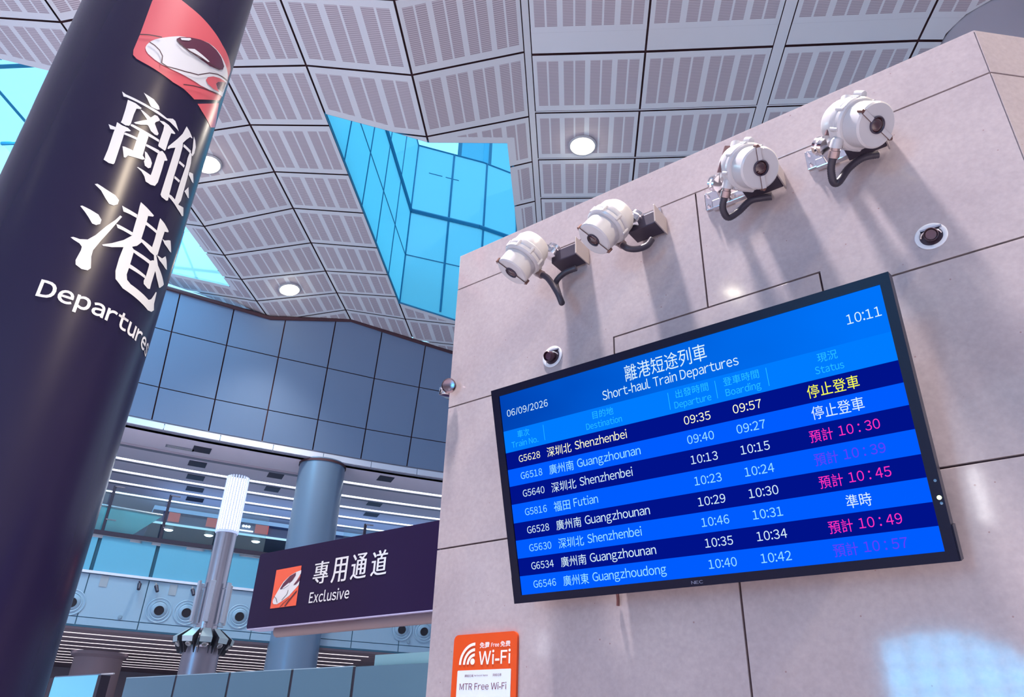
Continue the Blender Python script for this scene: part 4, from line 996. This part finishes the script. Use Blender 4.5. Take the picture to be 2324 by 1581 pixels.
# ---- four white explosion-proof style wall cameras
def wall_camera(label, fpx, fy, ad, plate_px, box_px, boxz, clamp_px, cond, gl_dir, bars, terminal):
    fc = at_y(*fpx, fy); fl_ = (fc-CAM).normalized(); rl_ = (RGT-fl_*RGT.dot(fl_)).normalized(); ul_ = rl_.cross(fl_)
    ax = (rl_*ad[0]+ul_*ad[1]-fl_*ad[2]).normalized()
    X, Y, A = frame_from(ax, UPV)      # X sideways, Y up in the face plane
    r = empty('surveillance_camera', (fc.x, D, fc.z-.1), label, 'camera', 'white round cameras bolted along the stone wall')
    rf = .078
    bm = bmesh.new()
    lathe(bm, fc, -A, [(rf*.98, .075), (.086, .078), (.092, .086), (.092, .100), (.088, .103), (.090, .106), (.092, .112), (.092, .128), (.086, .134), (.083, .172), (.070, .196), (.04, .206), (0, .208)], 48)
    build('housing', bm, M_white, r, 35)
    bm = bmesh.new(); lathe(bm, fc, -A, [(.024, .012), (.026, 0), (rf-.006, 0), (rf, .006), (rf, .074)], 48); build('front_cap', bm, M_white, r, 35)
    for k in range(8):
        bm = bmesh.new(); a = 2*PI*k/8+.3; c = fc-A*.107+(X*math.cos(a)+Y*math.sin(a))*.089; lathe(bm, c+A*.024, -A, [(0, 0), (.007, 0), (.008, .01), (.008, .034), (0, .034)], 10)
        build('flange_bolt', bm, M_white, r, 40)
    bm = bmesh.new(); lathe(bm, fc, A, [(.029, -.004), (.030, .005), (.026, .007), (.024, .003)], 32); le = build('lens_ring', bm, M_charcoal, r, 40)
    bm = bmesh.new(); lathe(bm, fc, A, [(.0245, .000), (.02, .004), (.012, .006), (0, .007)], 28); build('lens', bm, mat('dark_lens_glass', (.05, .015, .02), .06, spec=1.), r, 60)
    for sgn in (1, -1):
        d = (RGT*bars[0]-UPV*bars[1]); d = (d-A*d.dot(A)).normalized()*sgn; w_ = A.cross(d)
        bm = bmesh.new(); p = [fc+A*.002+d*.029+w_*.008, fc+A*.002+d*.076+w_*.008, fc+A*.002+d*.076-w_*.008, fc+A*.002+d*.029-w_*.008]
        extrude_poly(bm, p, A, .004); extrude_poly(bm, [q-A*.0005+(q-fc-d*.05)*.12 for q in p], A, .003, 1)
        lathe(bm, fc+d*.081, -A, [(0, -.004), (.006, -.003), (.006, .02), (0, .02)], 10, 1)
        build('clamp_bar', bm, [M_white, mat('brown_bronze_screw', (.16, .08, .07), .4, .5)], r)
    # rear swivel and wall channel
    xa, xb = at_y(*box_px[0], D-.05).x, at_y(*box_px[1], D-.05).x
    bm = bmesh.new(); z0 = boxz
    boxmm(bm, (xa, D-.10, z0), (xb, D-.012, z0+.062), 0, .004);
    build('mount_channel', bm, M_charcoal, r)
    bm = bmesh.new(); boxmm(bm, (xb+.001, D-.115, z0-.006), (xb+.007, D-.0005, z0+.085), 0, .002); build('mount_flange', bm, mat('grey_bracket_steel', (.40, .36, .37), .4, .6), r)
    pc_ = at_y(*plate_px, D-.02)
    bm = bmesh.new(); boxmm(bm, (pc_.x-.045, D-.012, pc_.z-.045), (pc_.x+.045, D-.0005, pc_.z+.045), 0, .003); boxmm(bm, (min(pc_.x, (xa+xb)/2)-.01, D-.03, z0+.015), (max(pc_.x, (xa+xb)/2)+.01, D-.006, z0+.055), 0, .003)
    build('wall_plate', bm, M_chrome, r)
    for dx, dz in ((-.03, .028), (-.03, -.028), (.03, .028), (.03, -.028)):
        bm = bmesh.new(); lathe(bm, (pc_.x+dx, D-.012, pc_.z+dz), (0, -1, 0), [(.009, 0), (.009, .006), (.005, .006), (.005, .016), (0, .017)], 6)
        build('plate_bolt', bm, M_chrome, r)
    back = fc-A*.195; kk = at_y(*clamp_px, D-.10)
    bm = bmesh.new(); n_ = Vector((0, 0, 1)).cross(A).normalized()
    lathe(bm, kk-A*.03, A, [(0, 0), (.028, 0), (.036, .006), (.036, .022), (.030, .026), (.030, .036), (.036, .04), (.036, .056), (0, .06)], 18)
    tube(bm, catmull([kk, (kk+back)/2+Vector((0, .01, 0)), back+A*.02], 5), .022, 12); tube(bm, [kk, Vector((kk.x, D-.05, z0+.04)), Vector((kk.x, D-.004, z0+.04))], .022, 12)
    build('swivel_clamp', bm, M_chrome, r, 40)
    pts = [at_y(px, py, y_) for px, py, y_ in cond]
    bm = bmesh.new(); path = catmull(pts, 14); tube(bm, path, .0135, 12, 0, .05); build('conduit', bm, M_conduit, r, 60)
    d0 = (pts[1]-pts[0]).normalized(); bm = bmesh.new(); lathe(bm, pts[0]-d0*.03, d0, [(.010, 0), (.016, .002), (.016, .02), (.019, .021), (.019, .045), (.015, .047), (.0, .047)], 16); build('cable_gland', bm, mat('bronze_gland', (.34, .26, .26), .3, .8), r, 40)
    bm = bmesh.new(); h0 = fc-A*.14; tube(bm, [pts[0]-d0*.02, pts[0]-d0*.035, h0+(pts[0]-h0)*.3], .021, 14); build('entry_boss', bm, M_white, r, 40)
    if terminal:
        t0, t1 = at_y(*terminal[0], fy+.04), at_y(*terminal[1], fy+.04); dd = (t1-t0).normalized(); sd = dd.cross(A).normalized()
        bm = bmesh.new(); lathe(bm, t0, dd, [(0, 0), (.026, .0), (.03, .01), (.03, (t1-t0).length-.03), (.024, (t1-t0).length-.026), (.024, (t1-t0).length), (0, (t1-t0).length+.004)], 20); build('terminal_box', bm, M_white, r, 40)
        tc_ = t0+(t1-t0)*.52; lc = tc_-RGT*.034+Vector((0, -.01, 0)); bm = bmesh.new(); mid = (t1-t0)*.36
        p = [lc-mid-RGT*.008, lc+mid-RGT*.008, lc+mid+RGT*.012, lc-mid+RGT*.012]; extrude_poly(bm, p, -FWD, .012); build('terminal_lid', bm, mat('brown_lid', (.14, .07, .08), .4), r)
        bm = bmesh.new(); c2 = fc-A*.11+Y*.098; lathe(bm, c2+A*.02, -A, [(0, 0), (.012, .002), (.014, .012), (.014, .04), (0, .045)], 14); build('lifting_lug', bm, M_white, r, 40)
wall_camera('white round camera second nearest... placeholder', (1990, 283.5), 2.19, (.67, -.04, .74), (1854, 352), ((1926, 372), (2016, 347)), 3.585, (1869, 332),
            [(1893, 348, 2.22), (1886, 380, 2.25), (1891, 412, 2.29), (1904, 412, 2.31), (1926, 382, 2.33), (1958, 358, 2.34), (1994, 350, 2.36)], None, (480, 310), ((1895, 328), (1924, 224)))
wall_camera('b', (1726.5, 381), 2.19, (.5, -.03, .866), (1621, 448), ((1691, 452), (1777, 441)), 3.585, (1630, 416),
            [(1647, 438, 2.24), (1640, 470, 2.27), (1652, 493, 2.31), (1676, 480, 2.33), (1702, 456, 2.34), (1728, 449, 2.35), (1752, 446, 2.36)], None, (210, 650), ((1650, 408), (1673, 326)))
wall_camera('c', (1347, 544), 2.17, (-.56, -.58, .58), (1478, 494), ((1438, 552), (1502, 545)), 3.585, (1441, 498),
            [(1409, 552, 2.28), (1424, 563, 2.28), (1446, 565, 2.30), (1468, 557, 2.32), (1480, 542, 2.33)], None, (600, 250), None)
wall_camera('d', (1161, 618), 2.17, (-.56, -.69, .45), (1306, 574), ((1265, 613), (1322, 609)), 3.585, (1254, 571),
            [(1226, 621, 2.28), (1244, 632, 2.28), (1265, 664, 2.29), (1275, 687, 2.31), (1266, 662, 2.335), (1262, 640, 2.345), (1280, 620, 2.35), (1308, 608, 2.36)], None, (500, 380), None)
LB = ['white round camera at the top right, nearest the wall corner, lens tilted bar', 'white round camera above the display, second from the right, upright lens bar', 'white round camera second from the left, facing down left with loose U-shaped conduit', 'leftmost white round camera above the blue departures screen, conduit hanging in a low loop']
for o_, t_ in zip([o for o in C.objects if o.name.startswith('surveillance_camera')], LB): o_['label'] = t_

# ---- round adjustable spotlights recessed in the wall
def wall_spot(x, z, label, aim, rad=.05):
    c = Vector((x, D, z)); r = empty('wall_spotlight', c, label, 'spotlight', 'round spotlights recessed in the stone wall')
    bm = bmesh.new(); lathe(bm, c, (0, -1, 0), [(rad, .0005), (rad, .004), (rad*.92, .006), (rad*.72, .004), (rad*.70, .001)], 40); build('trim_ring', bm, mat('pale_ring_enamel', (.70, .70, .74), .3), r, 40)
    bm = bmesh.new(); lathe(bm, c, (0, -1, 0), [(rad*.70, .0012), (0, .001)], 32); build('recess', bm, mat('dark_recess', (.05, .03, .05), .6), r)
    a = Vector(aim).normalized(); h = c+Vector((0, -.008, 0))
    bm = bmesh.new(); lathe(bm, h, a, [(0, 0), (rad*.42, .0), (rad*.45, .03), (rad*.40, .034), (rad*.34, .02), (0, .018)], 24); build('lamp_head', bm, mat('dark_bronze', (.10, .05, .07), .3, .6), r, 40)
    bm = bmesh.new(); lathe(bm, h, a, [(rad*.33, .0225), (0, .0225)], 20); build('lens', bm, mat('spot_lens', (.09, .03, .06), .1), r)
    bm = bmesh.new(); tube(bm, [c+Vector((math.cos(k*PI/12)*rad*.62, -.006-.016*math.sin(k*PI/12), math.sin(k*PI/12)*rad*.25)) for k in range(13)], .003, 8); build('gimbal', bm, M_chrome, r, 50)
    bm = bmesh.new(); boxmm(bm, (x-rad*.55, D-.014, z+rad*.42), (x+rad*.75, D-.004, z+rad*.55)); build('spring_clip', bm, M_steel, r)
wall_spot(-.136, 3.163, 'round spotlight in a white ring right of the display, under the nearest camera', (.1, -1, -.5))
wall_spot(-1.672, 3.16, 'round spotlight in a white ring left of the display, under the leftmost camera', (-.1, -1, -.4), .052)
c = Vector((-2.245, D-.05, 3.15)); r = empty('corner_spotlight', Vector((-2.25, D, 3.15)), 'small dark chrome spotlight on the left edge of the stone wall', 'spotlight')
a = Vector((.42, -.85, -.25)).normalized()
bm = bmesh.new(); lathe(bm, c, a, [(0, -.03), (.02, -.028), (.034, -.012), (.036, .004), (.030, .008), (0, .002)], 28); build('lamp_head', bm, mat('dark_chrome', (.22, .16, .18), .18, .9), r, 40)
bm = bmesh.new(); tube(bm, [c-a*.02, c+Vector((-.05, .01, .004)), c+Vector((-.075, .05, .004))], .011, 12); boxmm(bm, (XL-.04, D-.03, 3.13), (XL-.0005, D+.06, 3.17), 0, .003); build('arm', bm, M_chrome, r, 40)

# ---- lamp column
def lamp_column(base, label, suffix_group='silver lamp columns of the hall'):
    p = Vector(base); r = empty('lamp_column', p, label, 'lamp', suffix_group)
    bm = bmesh.new(); lathe(bm, p, (0, 0, 1), [(.152, 2.98), (.152, 4.40)], 40); build('pole', bm, M_steel, r, 50)
    bm = bmesh.new(); lathe(bm, p, (0, 0, 1), [(.145, 4.40), (.15, 5.14), (.12, 5.2), (0, 5.2)], 32); build('lamp_shade', bm, emat('bright_lamp_core', (.92, .96, 1, 1), 14), r, 40)
    bm = bmesh.new()
    for k in range(24):
        a = 2*PI*k/24; q = p+Vector((math.cos(a)*.158, math.sin(a)*.158, 0)); cyl(bm, q+Vector((0, 0, 4.37)), q+Vector((0, 0, 5.24)), .0115, .0115, 8)
    lathe(bm, p, (0, 0, 1), [(.16, 4.36), (.165, 4.38), (.16, 4.40), (.15, 4.40)], 32)
    build('crystal_rod', bm, mat('crystal_rod_glass', (.45, .52, .75), .1, emit=(.55, .68, 1), es=.55), r, 40)
    bm = bmesh.new(); lathe(bm, p, (0, 0, 1), [(.152, 3.0), (.20, 2.97), (.205, 2.93), (.19, 2.91)], 40); build('collar', bm, M_chrome, r, 40)
    bm = bmesh.new(); lathe(bm, p, (0, 0, 1), [(.30, 0), (.27, .2), (.245, 2.62), (.245, 2.75), (.20, 2.78)], 40); build('base', bm, mat('dull_steel', (.33, .31, .37), .35, .8), r, 50)
    for k in range(6):
        a = math.radians(20+60*k); d = Vector((math.cos(a), math.sin(a), 0)); q = p+d*.235+Vector((0, 0, 3.36)); Rm_ = Matrix.Rotation(a, 3, 'Z')
        bm = bmesh.new(); box(bm, q, (.035, .075, .56), Rm_, 0, .008); box(bm, q-d*.05+Vector((0, 0, -.3)), (.1, .02, .012), Rm_); box(bm, q-d*.05+Vector((0, 0, .2)), (.1, .02, .012), Rm_); sp_ = build('line_speaker', bm, mat('pale_steel', (.56, .60, .68), .35, .4), r)
    for k in range(10):
        a = math.radians(36*k+8); d = Vector((math.cos(a), math.sin(a), 0)); tn = Vector((-d.y, d.x, 0)); Rm_ = Matrix.Rotation(a, 3, 'Z')
        bm = bmesh.new()
        top = [p+d*.225-tn*.050+Vector((0, 0, 3.0)), p+d*.225+tn*.050+Vector((0, 0, 3.0)), p+d*.405+tn*.080+Vector((0, 0, 2.87)), p+d*.405-tn*.080+Vector((0, 0, 2.87))]
        bot = [p+d*.39+tn*.076+Vector((0, 0, 2.80)), p+d*.39-tn*.076+Vector((0, 0, 2.80))]
        V = [bm.verts.new(q) for q in top+bot]
        for f in ((0, 1, 2, 3), (3, 2, 4, 5)): bm.faces.new([V[i] for i in f])
        for sg in (-1, 1):
            extrude_poly(bm, [p+d*.225+tn*.052*sg+Vector((0, 0, 3.0)), p+d*.405+tn*.082*sg+Vector((0, 0, 2.87)), p+d*.30+tn*.064*sg+Vector((0, 0, 2.67)), p+d*.275+tn*.060*sg+Vector((0, 0, 2.67)), p+d*.255+tn*.054*sg+Vector((0, 0, 2.80))], tn*sg, .005, 1)
        fl = build('floodlight', bm, [mat('silver_floodlight_casing', (.50, .62, .66), .3, .3), mat('dark_floodlight_side', (.07, .07, .09), .5, .3)], r)
        bm = bmesh.new(); cc = p+d*.335+Vector((0, 0, 2.79)); lathe(bm, cc, (d*.9+Vector((0, 0, -1))).normalized(), [(.034, -.03), (.040, .03), (.033, .036), (.026, .0), (0, -.01)], 18); build('lamp_ring', bm, M_white, fl, 40)
    return r
def copy_tree(o, parent=None):
    c = o.copy(); C.objects.link(c)
    if parent is not None:
        inv = o.matrix_parent_inverse.copy(); c.parent = parent; c.matrix_parent_inverse = inv
    for chd in list(o.children): copy_tree(chd, c)
    return c
lc = lamp_column((-10.25, 6.25, 0), 'silver lamp pole with bright white glowing top and ring of floodlights')
c = copy_tree(lc); c.location = (-15.4, -17.0, 0); c['label'] = 'silver lamp pole behind the viewpoint, mirrored as a short streak beside the Wi-Fi sign'
q = Vector((-.945, -6.55, 0)); r = empty('added_tube_lamp', q+Vector((0, 0, 5.2)), 'added tube lamp behind the viewpoint, mirrored as a streak right of the display', 'lamp')  # unseen, added for the mirrored streak; hanging tube stands in for a lamp pole
bm = bmesh.new(); lathe(bm, q, (0, 0, 1), [(0, 4.46), (.075, 4.46), (.075, 5.18), (0, 5.18)], 20); build('lamp_tube', bm, emat('white_tube_glow', (.95, .96, 1, 1), 14), r)
bm = bmesh.new(); lathe(bm, q, (0, 0, 1), [(.08, 5.18), (.08, 5.24), (.01, 5.26), (.01, 12.8)], 16); build('hanging_rod', bm, M_steel, r)

# ---- glass partition panels in front of the lamp pole
YP = 5.0; PXS = [-9.72, -8.60, -7.571, -6.53, -5.636, -4.6]
M_part = mat('grey_blue_partition_glass', (.10, .21, .29), .18, .0, .7)
for k in range(4):
    x0, x1 = PXS[k], PXS[k+1]
    r = empty('partition_panel', ((x0+x1)/2, YP, 0), ['blue-grey glass partition panel at the left end of the row', 'blue-grey glass partition panel below the silver lamp pole, second from left', 'blue-grey glass partition panel below the black direction sign, third from left', 'blue-grey glass partition panel below the grey column, fourth from left'][k], 'partition', 'blue-grey glass partition panels')
    bm = bmesh.new(); boxmm(bm, (x0+.02, YP, .02), (x1-.02, YP+.03, 2.25)); build('pane', bm, M_part, r)
    bm = bmesh.new(); boxmm(bm, (x0+.02, YP-.002, 2.25), (x1-.02, YP+.034, 2.258)); build('top_rail', bm, mat('pale_rail', (.35, .5, .58), .3), r)
    bm = bmesh.new(); boxmm(bm, (x1-.02, YP+.005, .0), (x1+.02, YP+.05, 2.25)); build('post', bm, M_black, r)
r = empty('partition_panel', (-4.7, YP, 0), 'taller pale turquoise glass panel at the right end, beside the stone wall', 'partition', 'blue-grey glass partition panels')
bm = bmesh.new(); boxmm(bm, (-5.616, YP, .02), (-2.4, YP+.03, 2.25)); build('pane', bm, M_part, r)
bm = bmesh.new(); boxmm(bm, (-5.42, YP+.04, 0), (-2.4, YP+.07, 2.345)); build('rear_pane', bm, mat('pale_turquoise_glass', (.24, .46, .52), .2, spec=.7), r)

# ---- bright cyan information panel at bottom left
r = empty('information_board', (-11.0, 4.98, 0), 'bright cyan panel with dark side edges at the bottom left beside the info column', 'panel')
bm = bmesh.new(); boxmm(bm, (-11.62, 5.0, .9), (-10.36, 5.12, 2.32)); build('casing', bm, mat('steel_blue_casing', (.20, .24, .34), .35, .4), r)
bm = bmesh.new(); boxmm(bm, (-11.6, 4.985, .95), (-10.38, 5.0, 2.305)); build('face', bm, mat('cyan_panel_face', (.16, .52, .68), .25, emit=(.12, .5, .8), es=.25), r)
bm = bmesh.new(); boxmm(bm, (-11.70, 4.98, .9), (-11.60, 5.1, 2.30)); build('side_edge', bm, M_black, r)
bm = bmesh.new(); boxmm(bm, (-10.38, 4.98, .9), (-10.30, 5.1, 2.30)); build('side_edge', bm, M_black, r)
bm = bmesh.new(); boxmm(bm, (-10.36, 5.0, 2.305), (-10.05, 5.02, 2.322)); build('top_arm', bm, M_white, r)
bm = bmesh.new(); cyl(bm, (-11.4, 5.06, 0), (-11.4, 5.06, .9), .03); build('leg', bm, M_steel, r)
bm = bmesh.new(); cyl(bm, (-10.6, 5.06, 0), (-10.6, 5.06, .9), .03); build('leg', bm, M_steel, r)
